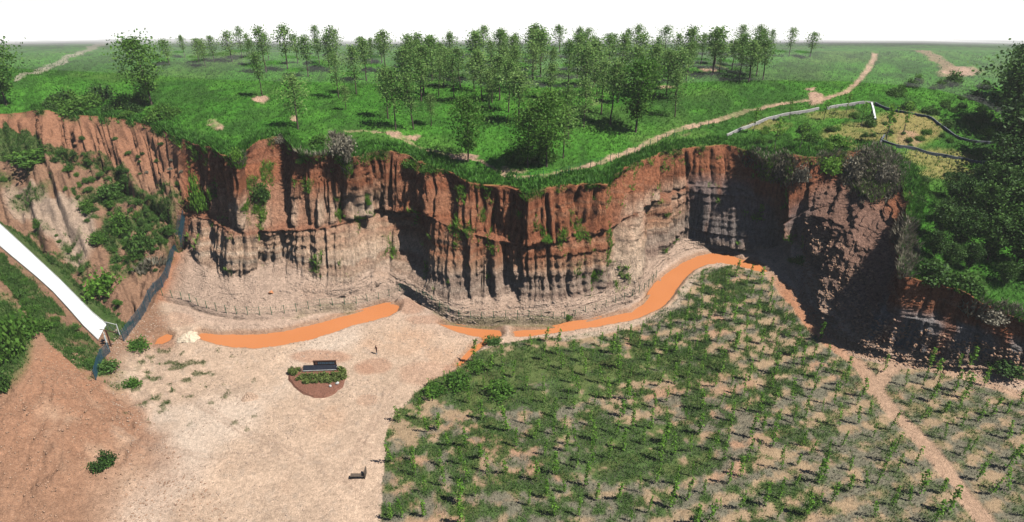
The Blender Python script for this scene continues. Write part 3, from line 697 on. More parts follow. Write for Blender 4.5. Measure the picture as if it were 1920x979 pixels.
iv, iu = np.meshgrid(np.arange(NV - 1), np.arange(NU - 1), indexing='ij')
quad = np.stack([iv * NU + iu, (iv + 1) * NU + iu, (iv + 1) * NU + iu + 1, iv * NU + iu + 1], -1).reshape(-1, 4)
def fav(A): return (A[:-1, :-1] + A[1:, 1:] + A[1:, :-1] + A[:-1, 1:]).reshape(-1) / 4
VV = V + 0 * UU
fV = fav(VV); fU = fav(UU); fPath = fav(pw * (V < 2)); fTrk = fav(TRK); fPL = fav(PL.astype(float)); fSp = fav(spill.astype(float) * (V > 5.5))
cls = np.zeros(len(quad), int)                          # 0 valley floor
cls[fV < 2.0] = 1                                       # meadow
cls[(fV >= 2.0) & (fV < 4.0)] = 2                       # cliff
cls[(fV >= 4.0) & (fV < 5.0)] = 3                       # talus
cls[(fU < 345) & (fV >= 2.0) & (fV < 6.6)] = 4          # hillside
cls[(fU < 300) & (fV >= 5.0) & (fV < 6.6) & (fav(Z) < 0.5)] = 0
cls[(fPL > .5) & (fV >= 5.0)] = 5
cls[(fSp > .5) & (fV >= 6.0)] = 6
cls[(fPath > .5) & (fV < 2.0)] = 7
cls[(fTrk > .5) & (fV >= 4.8)] = 8
cls[fV < -1500 / 12000.] = 9  # farthest ground, coloured white to paint the fade into haze
NAMES = ['valley_floor', 'meadow', 'cliff', 'talus_slope', 'hillside', 'planted_ground', 'dirt_slope', 'footpath', 'dirt_track', 'painted_haze_ground']
LABELS = ['pale sandy valley floor below the cliff', 'green meadow on the plateau above the cliff', 'red and buff eroded cliff face with fluted columns', 'pinkish talus slope at the foot of the cliff',
          'gullied grassy hillside beside the white ramp', 'weedy ground planted with rows of saplings', 'spilled reddish dirt slope in the lower corner', 'winding dirt footpath through the meadow',
          'reddish dirt track beside the planted ground', 'white haze colour painted on the far ground beyond the meadow']
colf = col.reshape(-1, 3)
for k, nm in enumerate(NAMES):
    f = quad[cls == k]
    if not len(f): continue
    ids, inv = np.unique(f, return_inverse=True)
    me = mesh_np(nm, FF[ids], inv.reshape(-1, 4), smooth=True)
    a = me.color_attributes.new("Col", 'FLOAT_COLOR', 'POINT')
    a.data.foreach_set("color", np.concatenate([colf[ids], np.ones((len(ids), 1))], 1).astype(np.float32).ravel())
    link(nm, me, M_haze_white if k == 9 else M_sward if k == 1 else (M_cliff if k == 2 else M_rock if k in (3, 4) else M_soil), kind='stuff' if k == 9 else 'structure', label=LABELS[k])

# thin haze sheet over the far slope, white fade painted as alpha by distance
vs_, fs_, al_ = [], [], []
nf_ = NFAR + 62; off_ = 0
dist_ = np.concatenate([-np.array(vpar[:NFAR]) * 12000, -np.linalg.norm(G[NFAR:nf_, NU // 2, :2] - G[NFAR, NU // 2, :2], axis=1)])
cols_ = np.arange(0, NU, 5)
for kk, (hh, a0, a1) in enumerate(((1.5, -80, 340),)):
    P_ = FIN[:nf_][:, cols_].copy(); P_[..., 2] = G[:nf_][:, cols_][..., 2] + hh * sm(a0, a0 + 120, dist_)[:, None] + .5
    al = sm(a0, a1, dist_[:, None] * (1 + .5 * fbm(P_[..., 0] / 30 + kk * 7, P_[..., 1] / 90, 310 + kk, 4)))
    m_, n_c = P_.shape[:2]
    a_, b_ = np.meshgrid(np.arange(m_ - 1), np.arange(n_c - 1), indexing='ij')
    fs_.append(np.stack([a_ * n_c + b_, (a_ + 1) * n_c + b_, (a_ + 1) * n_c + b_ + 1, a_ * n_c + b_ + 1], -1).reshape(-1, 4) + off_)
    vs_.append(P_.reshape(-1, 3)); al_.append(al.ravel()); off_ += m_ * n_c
mm = bpy.data.materials.new("haze sheet"); mm.use_nodes = True; nn_ = mm.node_tree; nn_.nodes.clear()
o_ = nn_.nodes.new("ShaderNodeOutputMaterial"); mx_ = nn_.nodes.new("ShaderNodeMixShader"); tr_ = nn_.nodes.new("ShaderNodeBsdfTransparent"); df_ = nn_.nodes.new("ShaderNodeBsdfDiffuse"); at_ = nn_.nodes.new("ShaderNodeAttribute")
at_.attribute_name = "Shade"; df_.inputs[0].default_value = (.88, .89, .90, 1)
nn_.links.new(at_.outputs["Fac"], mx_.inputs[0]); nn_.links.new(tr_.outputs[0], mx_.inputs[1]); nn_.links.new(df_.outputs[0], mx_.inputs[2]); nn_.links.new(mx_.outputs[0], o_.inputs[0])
link("painted_haze_sheet", mesh_np("painted_haze_sheet", np.vstack(vs_), np.vstack(fs_), np.concatenate(al_), smooth=True), mm, kind='stuff', label='thin white haze colour painted on a sheet over the far slope')

# ------------------------------------------------------------------ water
for n_, q in WATER.items():
    c = q.mean(0)
    # push the outline under the bank
    d = np.roll(q, -1, 0) - np.roll(q, 1, 0); nrm = np.stack([d[:, 1], -d[:, 0]], 1); nrm /= np.linalg.norm(nrm, axis=1, keepdims=True) + 1e-9
    area2 = np.sum(q[:, 0] * np.roll(q[:, 1], -1) - np.roll(q[:, 0], -1) * q[:, 1])
    out = q + nrm * (0.22 if area2 > 0 else -0.22)
    me = bpy.data.meshes.new(n_)
    me.from_pydata([(a, b, WL) for a, b in (out if area2 > 0 else out[::-1])], [], [list(range(len(out)))])
    nm = {'pond': 'puddle', 'pool': 'pool_water', 'channel': 'channel_water', 'river': 'river_water'}[n_]
    link(nm, me, M_water, kind='structure', label={'pond': 'tiny orange puddle near the white gate', 'pool': 'long orange muddy pool below the left cliff', 'channel': 'orange muddy channel with a narrow tail', 'river': 'orange muddy river curving round the planted ground'}[n_])

# ------------------------------------------------------------------ white ramp road
def strip_slab(name, A, B, up, down, mat, sidemat=None):
    """slab between two draped edges A and B (n x 3 each)"""
    n = len(A)
    v = []
    for a, b in zip(A, B):
        v += [(a[0], a[1], a[2] + up), (b[0], b[1], b[2] + up), (a[0], a[1], a[2] - down), (b[0], b[1], b[2] - down)]
    f = []
    for i in range(n - 1):
        p = 4 * i; q = p + 4
        f += [(p, p + 1, q + 1, q), (p + 2, p, q, q + 2), (p + 1, p + 3, q + 3, q + 1), (p + 3, p + 2, q + 2, q + 3)]
    f += [(0, 2, 3, 1), (4 * n - 4, 4 * n - 3, 4 * n - 1, 4 * n - 2)]
    me = bpy.data.meshes.new(name); me.from_pydata(v, [], f); me.materials.append(mat)
    if sidemat:
        me.materials.append(sidemat)
        for p in me.polygons:
            if abs(p.normal.z) < .6: p.material_index = 1
    bm = bmesh.new(); bm.from_mesh(me); bmesh.ops.recalc_face_normals(bm, faces=bm.faces); bm.to_mesh(me); bm.free()
    return me
ru = np.nonzero((U > -240) & (U < 209))[0][::12]
RA, RB = LINES[5][ru], LINES[6][ru]
road_me = strip_slab("road", RA + (RB - RA) * .05, RB + (RA - RB) * .05, .16, .5, M_road, M_roadside)
link("road", road_me, kind='structure', label='white concrete ramp road descending to the gate')
for e0, e1, nm in ((0.0, .05, 'kerb'), (1.0, .95, 'kerb')):
    me = strip_slab("kerb", RA + (RB - RA) * min(e0, e1), RA + (RB - RA) * max(e0, e1), .24, .5, M_roadside)
    link("kerb", me, kind='structure', label='narrow grey concrete kerb along the white ramp')

# ------------------------------------------------------------------ plants: meshes
def leaf_quads(cen, size, rng, up=0.35, elong=1.3, shade=None):
    n = len(cen)
    a = rng.normal(size=(n, 3)); a[:, 2] += up; a /= np.linalg.norm(a, axis=1, keepdims=True)
    b = rng.normal(size=(n, 3)); b -= (b * a).sum(1, keepdims=True) * a; b /= np.linalg.norm(b, axis=1, keepdims=True)
    c = np.cross(a, b)
    sz = (size * rng.uniform(.65, 1.35, n))[:, None]
    bb = b * sz * .5; cc = c * sz * .5 * elong
    v = np.stack([cen - cc, cen + bb * .9, cen + cc, cen - bb * .9], 1).reshape(-1, 3)
    f = np.arange(n * 4).reshape(-1, 4)
    sh = np.repeat(rng.uniform(0, 1, n) if shade is None else shade, 4)
    return v, f, sh
def tube(path, radii, sides=6):
    path = [Vector(p) for p in path]; v = []; f = []
    for i, p in enumerate(path):
        d = (path[min(i + 1, len(path) - 1)] - path[max(i - 1, 0)]).normalized()
        a = d.orthogonal().normalized(); b = d.cross(a)
        for k in range(sides):
            t = 2 * math.pi * k / sides
            v.append(p + (a * math.cos(t) + b * math.sin(t)) * radii[i])
    for i in range(len(path) - 1):
        for k in range(sides):
            f.append((i * sides + k, i * sides + (k + 1) % sides, (i + 1) * sides + (k + 1) % sides, (i + 1) * sides + k))
    return [tuple(q) for q in v], f
def join(parts):
    v = []; f = []
    for a, b in parts:
        o = len(v); v += list(a); f += [tuple(i + o for i in q) for q in b]
    return v, f

def tree_meshes(seed, H, low, width, nlimb, nleaf, lsize, upang, round_=0.5, stem=0.011, spr=.15):
    """trunk with limbs, and a crown of leaf faces clumped about the twigs"""
    rng = np.random.default_rng(seed); r = random.Random(seed)
    bend = [Vector((r.uniform(-.03, .03) * H * t, r.uniform(-.03, .03) * H * t, H * t * .96)) for t in np.linspace(0, 1, 8)]
    bend[0] = Vector((0, 0, -0.25))
    parts = [tube(bend, [stem * H * (1.25 - 1.15 * t) for t in np.linspace(0, 1, 8)], 6)]
    cen = []
    def trunk_at(t):
        x = t * 7; i = min(int(x), 6); return bend[i].lerp(bend[i + 1], x - i)
    for k in range(nlimb):
        t = low + (0.97 - low) * ((k + r.random()) / nlimb)
        p = trunk_at(t); az = k * 2.4 + r.uniform(-.5, .5)
        prof = (1 - abs((t - low) / (1 - low) * 2 - 1 + (.25 if round_ < .6 else 0)) ** 1.7)
        ln = width * H * .5 * max(.22, prof) * r.uniform(.7, 1.15)
        el = upang * r.uniform(.7, 1.2)
        d = Vector((math.cos(az) * math.cos(el), math.sin(az) * math.cos(el), math.sin(el)))
        q = [p, p + d * ln * .5, p + d * ln + Vector((0, 0, ln * .12))]
        parts.append(tube(q, [stem * H * .42 * (1.1 - t), stem * H * .26 * (1.1 - t), stem * H * .06], 4))
        m = int(nleaf / nlimb)
        for j in range(m):
            tt = r.uniform(.25, 1.12); c = q[0].lerp(q[1], tt * 2) if tt < .5 else q[1].lerp(q[2], tt * 2 - 1)
            sp = ln * spr + .026 * H * (spr / .15)
            cen.append(c + Vector((r.gauss(0, sp), r.gauss(0, sp), r.gauss(0, sp * .8))))
    cen = np.array([tuple(c) for c in cen])
    v, f = join(parts)
    trunk = mesh_np("trunk", v, np.array([q for q in f]), smooth=True)
    lv, lf, sh = leaf_quads(cen, lsize, rng)
    crown = mesh_np("crown", lv, lf, sh)
    return trunk, crown
def bush_mesh(seed, n, rx, ry, rz, lsize, flat=0.0, up=.5, clump=9):
    rng = np.random.default_rng(seed)
    cs = rng.normal(size=(clump, 3)); cs /= np.linalg.norm(cs, axis=1, keepdims=True); cs *= rng.uniform(.25, .8, (clump, 1)); cs[:, 2] = np.abs(cs[:, 2])
    i = rng.integers(0, clump, n)
    c = cs[i] + rng.normal(size=(n, 3)) * .21
    c = c * np.array([rx, ry, rz]); c[:, 2] = np.abs(c[:, 2])
    v, f, sh = leaf_quads(c, lsize, rng, up)
    return mesh_np("foliage", v, f, sh)

POP = [tree_meshes(100 + i, 10.0, (.30, .36, .26, .40, .33)[i], (.42, .36, .50, .38, .46)[i], 20, 1050, .26, .9, .5, .011, .2) for i in range(5)]
BRD = [tree_meshes(200 + i, 10.0, .2, (.72, .62)[i], 28, 2700, .27, .6, .8, .012, .18) for i in range(2)]
FOR = [tree_meshes(300 + i, 9.0, .12, (.8, .7, .92)[i], 30, 3800, .32, .45, .9, .014) for i in range(3)]
SAP = [tree_meshes(400 + i, 3.2, .08, (.16, .2, .12, .18)[i], 12, (150, 130, 110, 170)[i], .15, 1.0, .5, .008) for i in range(4)]
YNG = [tree_meshes(450 + i, 5.0, .35, .36, 11, 130, .26, .95, .5, .011) for i in range(2)]
BUSH = [bush_mesh(500 + i, 1100, 1, 1, .9, .13, clump=14) for i in range(3)]
TOPI = [bush_mesh(520 + i, 230, .5, .5, .75, .16, clump=7) for i in range(3)]
for t, c in POP + BRD + FOR: t.materials.append(M_bark)
for t, c in SAP + YNG: t.materials.append(M_bark2)
for _, c in POP: c.materials.append(M_poplar)
for _, c in BRD: c.materials.append(M_broad)
for _, c in FOR: c.materials.append(M_dark)
for _, c in SAP + YNG: c.materials.append(M_sap)

def plant_tree(pair, pos, h, h0, name, label, group=None, wide=1.0, cat="tree", lean=.03):
    sc = h / h0
    o = thing(name, label, cat, tuple(pos), random.uniform(0, 6.28), (sc * wide, sc * wide, sc), group)
    o.rotation_euler[0] = random.gauss(0, lean); o.rotation_euler[1] = random.gauss(0, lean)
    link("trunk", pair[0], None, o); link("crown", pair[1], None, o)
    return o
def height_of(pos, hpx):
    d = pos[1] * CP - (pos[2] - CAM_H) * SP
    R = math.hypot(math.hypot(pos[0], pos[1]), CAM_H - pos[2])
    return hpx * d / FPX / (math.hypot(pos[0], pos[1]) / R)

# meadow trees told apart
NAMED = [(559, 241, 100, 'P', 'lone slender poplar with pale leaves near the cliff rim beside bare soil'),
         (742, 242, 112, 'P', 'tall poplar, second from the front of the thin row above the rim path'),
         (728, 221, 95, 'P', 'poplar directly behind the tall front poplar of the thin row'),
         (776, 241, 104, 'P', 'thin dark-trunked poplar between the tall front poplar and the small one'),
         (808, 235, 60, 'P', 'small low-crowned poplar at the end of the thin front row'),
         (876, 302, 113, 'B', 'broad bushy bright green tree standing alone beside the bare rim track'),
         (1024, 311, 135, 'B', 'big bushy dark green tree beside the bend of the footpath'),
         (989, 315, 110, 'B', 'shadowed tree at the foot of the big bushy trees by the footpath'),
         (1056, 297, 96, 'P', 'thin pale-stemmed tree just right of the big bushy trees'),
         (1066, 261, 100, 'P', 'poplar behind the thin pale-stemmed tree near the footpath'),
         (1192, 246, 128, 'B', 'broad leafy tree with a big dark shadow above the footpath'),
         (1145, 233, 118, 'P', 'slim poplar standing in the shadow of the broad leafy tree'),
         (1126, 213, 100, 'P', 'poplar behind the slim shaded poplar, beside bare soil'),
         (1095, 239, 90, 'P', 'crooked poplar between the bushy trees and the slim shaded poplar'),
         (1266, 218, 84, 'P', 'lone open-crowned tree nearest the footpath on its right stretch'),
         (648, 204, 45, 'P', 'very small thin tree alone in the open meadow'),
         (636, 182, 82, 'P', 'slender poplar above the very small thin tree'),
         (668, 175, 88, 'P', 'slender poplar with a long shadow, middle of the open meadow'),
         (493, 178, 80, 'P', 'poplar beside the bare pale soil patch in the left meadow'),
         (687, 150, 78, 'P', 'poplar with bare lower trunk behind the open meadow'),
         (579, 143, 76, 'P', 'hazy poplar left of the open meadow trees')]
for x, y, h, k, lab in NAMED:
    p = at(x, y)
    pr, h0, nm = (random.choice(POP), 10.0, "poplar_tree") if k == 'P' else (random.choice(BRD), 10.0, "broadleaf_tree")
    plant_tree(pr, p, height_of(p, h), h0, nm, lab, "trees standing singly in the meadow", random.uniform(.95, 1.2))
# bushy trees at the left edge
for x, y, h, wd_, lab in ((285, 196, 118, 1.15, 'wide dense bushy tree above the left cliff rim'), (12, 196, 120, 1.1, 'dense bushy tree at the left edge of the meadow')):
    p = at(x, y); plant_tree(BRD[0], p, height_of(p, h), 10, "broadleaf_tree", lab, None, wd_)
# the grove
GROVE = [(762, 166), (793, 175), (863, 162), (904, 189), (918, 208), (937, 187), (952, 210), (971, 227), (997, 156), (1067, 163), (1038, 156), (1248, 176), (1337, 138), (1372, 129), (1403, 153), (1388, 144), (1418, 141),
         (1430, 149), (1349, 138), (371, 117), (402, 115), (434, 115)]
gx = list(GROVE) + [(345, 108), (385, 124), (455, 108), (475, 120), (318, 121), (1480, 104), (1520, 108), (505, 112), (540, 128), (600, 118)]
rr = random.Random(5)
tries = 0
while len(gx) < 120 and tries < 9000:
    tries += 1
    x = rr.uniform(470, 1470); y = 99 + 92 * rr.random() ** 1.25
    if x < 760 and y > 135: continue
    if x > 1290 and y > 152: continue
    if x < 700 and rr.random() < .55: continue
    if all(math.hypot((x - a) / 16, (y - b) / 5.5) > 1 for a, b in gx + [(n[0], n[1]) for n in NAMED]): gx.append((x, y))
for x, y in gx:
    y = max(y, 99)
    p = at(x, y)
    near_ = y > 150
    zx = 0 if x < 760 else 1 if x < 1000 else 2 if x < 1230 else 3
    lab = (('slender poplar beside the open meadow trees', 'slender poplar in the grove behind the broad bushy rim tree', 'slender poplar in the grove behind the big bushy footpath trees', 'slender poplar at the end of the grove above the long footpath')[zx] if near_ else
           ('hazy far poplar in the thin grove behind the open meadow', 'hazy far poplar in the dense middle of the back grove', 'hazy far poplar in the back grove behind the broad leafy shadowing tree', 'hazy far poplar at the far end of the back grove')[zx])
    plant_tree(POP[rr.randrange(5)], p, rr.uniform(6.4, 9.0) if y < 125 else rr.uniform(7.8, 12.2), 10.0, "poplar_tree", lab, ("near grove poplars, part " if near_ else "far grove poplars, part ") + "abcd"[zx], rr.uniform(1.0, 1.65))
# young trees on the terraces at the right
for x, y, h, lab in ((1452, 283, 62, 'young tree in front of the pale end of the long concrete wall'), (1500, 280, 50, 'thin young tree beside the tall shrubs on the cliff rim'), (1615, 238, 48, 'young tree left of the white upright drain'),
                     (1661, 262, 70, 'tallest young tree on the bare orange terrace'), (1694, 249, 62, 'young tree with a bushy foot on the bare orange terrace'), (1586, 213, 40, 'young tree beside the long concrete wall right of the gap'),
                     (1480, 222, 40, 'young tree against the long concrete wall'), (1413, 245, 45, 'young tree near the pale end of the long wall'), (1545, 225, 36, 'small young tree below the gap in the concrete wall')):
    p = at(x, y); plant_tree(random.choice(YNG), p, height_of(p, h), 5.0, "young_tree", lab, "young trees on the terraces")

# right-hand wood
wood = [(1905, 250, 140), (1938, 270, 150), (1898, 305, 120), (1925, 340, 130), (1870, 345, 85), (1900, 380, 100), (1840, 372, 70), (1868, 400, 88), (1805, 405, 66), (1835, 430, 84), (1888, 440, 100), (1762, 440, 56), (1795, 465, 72),
        (1850, 485, 80), (1905, 490, 88), (1752, 478, 46), (1775, 500, 46), (1770, 415, 42), (1932, 205, 130), (1935, 430, 110), (1915, 190, 100), (1815, 505, 50), (1885, 535, 44), (1785, 372, 46), (1930, 520, 70)]
wl = ['front of the wood, leaning over the dark cliff', 'middle of the wood', 'back of the wood at the picture edge']
wood.sort(key=lambda t: t[1])
for i, (x, y, h) in enumerate(wood):
    p = at(x, y)
    z_ = 'back' if y < 310 else ('middle' if y < 440 else 'front')
    lab = {'back': 'dark dense tree in the tall back rows of the wood on the right plateau', 'middle': 'dark dense tree in the middle of the wood on the right plateau', 'front': 'dense green tree in the front of the wood above the shaded cliff'}[z_]
    plant_tree(FOR[i % 3], p, height_of(p, h), 9.0, "woodland_tree", lab, "trees of the right wood, " + z_, random.uniform(.9, 1.15))

# ------------------------------------------------------------------ saplings in planted rows
rows_px = []
# row directions measured on the ground: rows run gently up to the right
base = unproject(1000, 760, 0)[:2]
d1 = np.array([0.93, 0.37]); d2 = np.array([-0.37, 0.93])
plan_poly_w = plant_poly
cand = []
for i in range(-30, 60):
    for j in range(-30, 40):
        q = base + d1 * (i * 2.7 + random.gauss(0, .35)) + d2 * (j * 3.3 + random.gauss(0, .4))
        a, b = project(np.array([q[0], q[1], 0.0]))
        if not (-20 < a < 1950 and 480 < b < 1000): continue
        if not inside(plant_poly, np.array([a]), np.array([b]))[0]: continue
        if seg_dist(track[:, :2], np.array([q[0]]), np.array([q[1]]))[0] < 2.2 or seg_dist(bank[:, :2], np.array([q[0]]), np.array([q[1]]))[0] < 1.4: continue
        if seg_dist(track2[:, :2], np.array([q[0]]), np.array([q[1]]))[0] < 1.6: continue
        if a < 1000 and random.random() < .35: continue
        if random.random() < .08: continue
        cand.append((a, b))
# saplings that stand apart along the track
SOLO = [(1740, 688, 42, 'lone dense sapling where the two dirt tracks meet'), (1815, 688, 44, 'dense sapling at the foot of the shaded cliff, second of the pair'), (1795, 690, 30, 'smaller dense sapling beside the pair at the foot of the shaded cliff'),
        (1618, 742, 40, 'leafy sapling on the edge of the dirt track junction'), (1845, 722, 40, 'tall sapling by the track under the dark cliff end'), (1537, 636, 38, 'thin sapling at the top end of the dirt track'), (1590, 700, 36, 'sapling at the outer edge of the bare track widening')]
for x, y, h, lab in SOLO:
    p = at(x, y); plant_tree(SAP[3], p, height_of(p, h), 3.2, "sapling", lab, "saplings along the dirt track", 1.1)
cand = [c for c in cand if all(math.hypot(c[0] - s_[0], c[1] - s_[1]) > 14 for s_ in SOLO)]
cand.sort(key=lambda c: -c[1])
rest = []
keep = [c for c in cand if c[1] < 985]
if len(keep) > 290:
    random.shuffle(keep); rest = keep[290:]; keep = keep[:290]
def zone(a, b):
    if a > 1660 + (b - 740) * .6: return 'sapling in the plot right of the dirt track', 'saplings right of the track'
    if b < 640: return 'sapling in the narrow plot inside the river bend', 'saplings inside the river bend'
    if a < 1060: return 'sapling among dense green weeds at the sandy edge of the plot', 'saplings among the weeds'
    if b > 800: return 'sapling in the near rows of the planted plot', 'saplings of the near rows'
    return 'sapling in the middle rows of the planted plot', 'saplings of the middle rows'
for a, b in keep:
    p = at(a, b); lab, grp = zone(a, b)
    k = random.choices((0, 1, 2, 3), (3, 2, 3, 2))[0]
    plant_tree(SAP[k], p, random.triangular(1.7, 5.0, 3.3), 3.2, "sapling", lab, grp, random.uniform(.8, 1.4), lean=.09)

print("saplings", len(keep), len(rest))
if rest:
    vs, fs, sh = [], [], []; off = 0
    for a, b in rest:
        p = at(a, b); me = SAP[random.randrange(4)][1]
        co = np.empty(len(me.vertices) * 3, np.float32); me.vertices.foreach_get("co", co); co = co.reshape(-1, 3)
        k = random.uniform(.75, 1.3); t = random.uniform(0, 6.28); c_, s_ = math.cos(t), math.sin(t)
        vs.append(np.stack([co[:, 0] * c_ - co[:, 1] * s_, co[:, 0] * s_ + co[:, 1] * c_, co[:, 2]], 1) * k + p)
        fs.append(np.arange(len(co)).reshape(-1, 4) + off); off += len(co); sh.append(np.repeat(np.random.rand(len(co) // 4), 4))
    link("sapling_rows", mesh_np("sapling_rows", np.vstack(vs), np.vstack(fs), np.concatenate(sh)), M_sap, kind='stuff', label='further saplings filling the planted rows')
# ------------------------------------------------------------------ bushes
def bush(px, py, w_px, h_px, label, mat, group=None, name="bush"):
    p = at(px, py)
    d = p[1] * CP - (p[2] - CAM_H) * SP
    wd_ = w_px * d / FPX * .62; hh = h_px * d / FPX * .95
    o = thing(name, label, "bush", tuple(p), random.uniform(0, 6.28), 1.0, group)
    k = random.randrange(3)
    me = BUSH[k]
    key = me.name + mat.name
    if key not in bush.cache:
        m2 = me.copy(); m2.materials.clear(); m2.materials.append(mat); bush.cache[key] = m2
    f = link("foliage", bush.cache[key], None, o); f.scale = (wd_, wd_, hh)
    sv, sf = join([tube([(0, 0, -.3), (math.cos(t) * .2 * wd_, math.sin(t) * .2 * wd_, .45 * hh)], [.05, .02], 4) for t in (0, 2.1, 4.2)])
    sme = bpy.data.meshes.new("stem"); sme.from_pydata(sv, [], sf); link("stem", sme, M_bark, o)
    return o
bush.cache = {}
BUSHES = [(190, 546, 54, 46, 'large rounded willow-like bush in the hollow beside the white ramp', M_sap), (374, 392, 26, 70, 'tall bright bush growing up the gap in the left cliff', M_sap),
          (245, 722, 30, 22, 'dark scrubby bush in the round hollow by the dirt slope', M_broad), (205, 868, 24, 42, 'low dark evergreen bush on the dirt slope, the taller of two', M_dark), (186, 880, 30, 26, 'low dark evergreen bush on the dirt slope, the lower of two', M_dark),
          (10, 660, 60, 90, 'dense dark green bush on the knoll at the left picture edge', M_broad), (50, 625, 50, 50, 'leafy bush crowning the top of the red dirt slope', M_broad), (2, 730, 30, 60, 'dark bush on the shaded flank left of the dirt slope', M_dark),
          (80, 618, 30, 26, 'small bush right of the top of the red dirt slope', M_broad), (1025, 452, 18, 14, 'small green bush on the ledge of the central cliff', M_sap), (1068, 596, 12, 10, 'small round bush at the talus toe near the fence end', M_broad),
          (1018, 300, 40, 34, 'dark undergrowth bush beneath the big bushy trees', M_broad), (965, 300, 44, 40, 'dark bush at the left foot of the bushy tree pair', M_broad), (1500, 492, 24, 14, 'green bush on the rubble at the mouth of the shaded bowl', M_weed),
          (1484, 488, 16, 9, 'low tuft on the rubble beside the green bush', M_weed), (1555, 320, 40, 36, 'tall green rim bush between the two grey shrub clumps', M_sap), (1570, 268, 36, 18, 'round green bush on the terrace below the concrete wall', M_sap),
          (1520, 262, 34, 18, 'dark green bush on the terrace left of the round one', M_broad), (1500, 340, 26, 40, 'silvery shrub clump hanging over the bowl rim, left one', M_dry), (1600, 330, 40, 40, 'silvery shrub clump on the bowl rim below the terrace', M_dry),
          (1660, 335, 36, 40, 'silvery shrub clump on the curved bowl rim', M_dry), (1460, 330, 26, 40, 'grey shrub at the corner of the shaded alcove rim', M_dry), (640, 285, 44, 34, 'pale dry shrub thicket on the cliff rim', M_dry),
          (655, 302, 14, 40, 'dry grass tongue hanging off the rim', M_dry), (525, 266, 24, 14, 'silvery tuft on the rim of the left cliff', M_dry), (600, 272, 40, 22, 'dark green bush on the rim left of the dry thicket', M_broad),
          (300, 222, 50, 30, 'leafy rim bush beneath the wide bushy tree', M_broad), (150, 205, 60, 24, 'shaded bush row end above the left cliff', M_broad), (445, 298, 20, 26, 'bright bush spilling over the rim notch', M_sap),
          (1860, 600, 40, 20, 'dry tussock on the dark cliff end', M_dry), (1810, 535, 60, 30, 'scrub on the grassy shelf above the dark cliff', M_weed), (1750, 520, 60, 36, 'scrub overhanging the dark cliff', M_dark),
          (1890, 690, 60, 24, 'dark brushwood at the foot of the dark cliff end', M_dark), (800, 322, 26, 20, 'leafy bush on the rim of the shaded wall', M_broad), (770, 312, 30, 18, 'low dark bush along the rim track', M_broad),
          (925, 640, 30, 14, 'weedy bush beside the channel mouth', M_weed), (815, 735, 40, 22, 'green weed clump at the sandy corner of the plot', M_broad), (860, 720, 46, 26, 'dense green weed clump near the channel tail', M_broad),
          (935, 735, 50, 24, 'broad green weed patch in the near left of the plot', M_broad), (890, 690, 34, 16, 'small weed clump at the channel tail', M_broad), (230, 432, 40, 40, 'bush in the middle of the gullied slope', M_broad),
          (165, 395, 26, 24, 'small bush below the gully line', M_broad), (70, 425, 14, 18, 'small dark bush on the bare slope above the ramp', M_broad), (265, 470, 44, 50, 'dark scrub patch on the lower gullied slope', M_weed),
          (205, 360, 40, 24, 'scrub patch along the upper gully', M_weed), (185, 450, 30, 20, 'round bush on the pale scree edge', M_broad), (200, 690, 40, 24, 'scrub where the mesh fence ends', M_weed), (255, 650, 40, 16, 'low scrub beside the gate', M_broad),
          (60, 300, 70, 20, 'thick grass on the left cliff shoulder', M_broad), (490, 375, 26, 40, 'scrub climbing the pale cliff fans', M_weed), (565, 305, 16, 12, 'small bush in the cliff notch', M_sap), (690, 385, 10, 24, 'narrow bush on the cliff rib', M_sap)]
for b in BUSHES: bush(b[0], b[1], b[2], b[3], b[4], b[5])
def scrub(poly, n, label, group, mats, wmin=8, wmax=20):
    xs = [p[0] for p in poly]; ys = [p[1] for p in poly]; k = 0
    while k < n:
        x = random.uniform(min(xs), max(xs)); y = random.uniform(min(ys), max(ys))
        if not inside(poly, np.array([x]), np.array([y]))[0]: continue
        w_ = random.triangular(wmin, wmax, wmin); bush(x, y, w_, w_ * random.uniform(.5, .9), label, random.choice(mats), group, "scrub_bush"); k += 1
scrub([(95, 270), (180, 300), (265, 360), (335, 430), (300, 510), (240, 540), (200, 480), (150, 400), (95, 320)], 85, 'small scrub bush on the gullied slope between channel and ramp', 'scrub of the gullied slope', (M_weed, M_broad, M_weed, M_dark))
scrub([(100, 228), (300, 262), (350, 330), (330, 400), (220, 320), (110, 275)], 18, 'small scrub bush on the red rills above the gully channel', 'scrub of the red rills', (M_weed, M_dry, M_dark), 6, 14)
scrub([(70, 186), (200, 180), (330, 200), (345, 232), (250, 222), (150, 210), (80, 203)], 20, 'leafy bush in the shaded thicket along the left rim', 'thicket of the left rim', (M_broad, M_dark, M_broad), 20, 46)
scrub([(0, 480), (90, 565), (185, 660), (170, 700), (110, 650), (60, 590), (0, 570)], 22, 'scrub bush on the verge below the white ramp', 'scrub below the ramp', (M_broad, M_weed), 10, 24)
scrub([(0, 330), (60, 400), (120, 480), (215, 590), (235, 600), (225, 560), (130, 470), (40, 360)], 16, 'small scrub bush on the verge above the white ramp', 'scrub above the ramp', (M_broad, M_weed), 6, 14)
scrub([(1390, 250), (1640, 205), (1640, 262), (1560, 280), (1450, 285)], 26, 'low shrub on the green terrace below the long concrete wall', 'shrubs of the green terrace', (M_broad, M_sap, M_weed), 9, 24)
scrub([(1660, 215), (1760, 240), (1800, 275), (1700, 275), (1650, 260)], 14, 'low shrub on the bare orange terrace', 'shrubs of the orange terrace', (M_weed, M_broad), 7, 18)
scrub([(1650, 150), (1860, 160), (1860, 255), (1790, 245), (1740, 215), (1650, 195)], 30, 'dark shrub on the rough bank behind the terrace walls', 'shrubs behind the terrace walls', (M_broad, M_dark, M_weed), 12, 34)
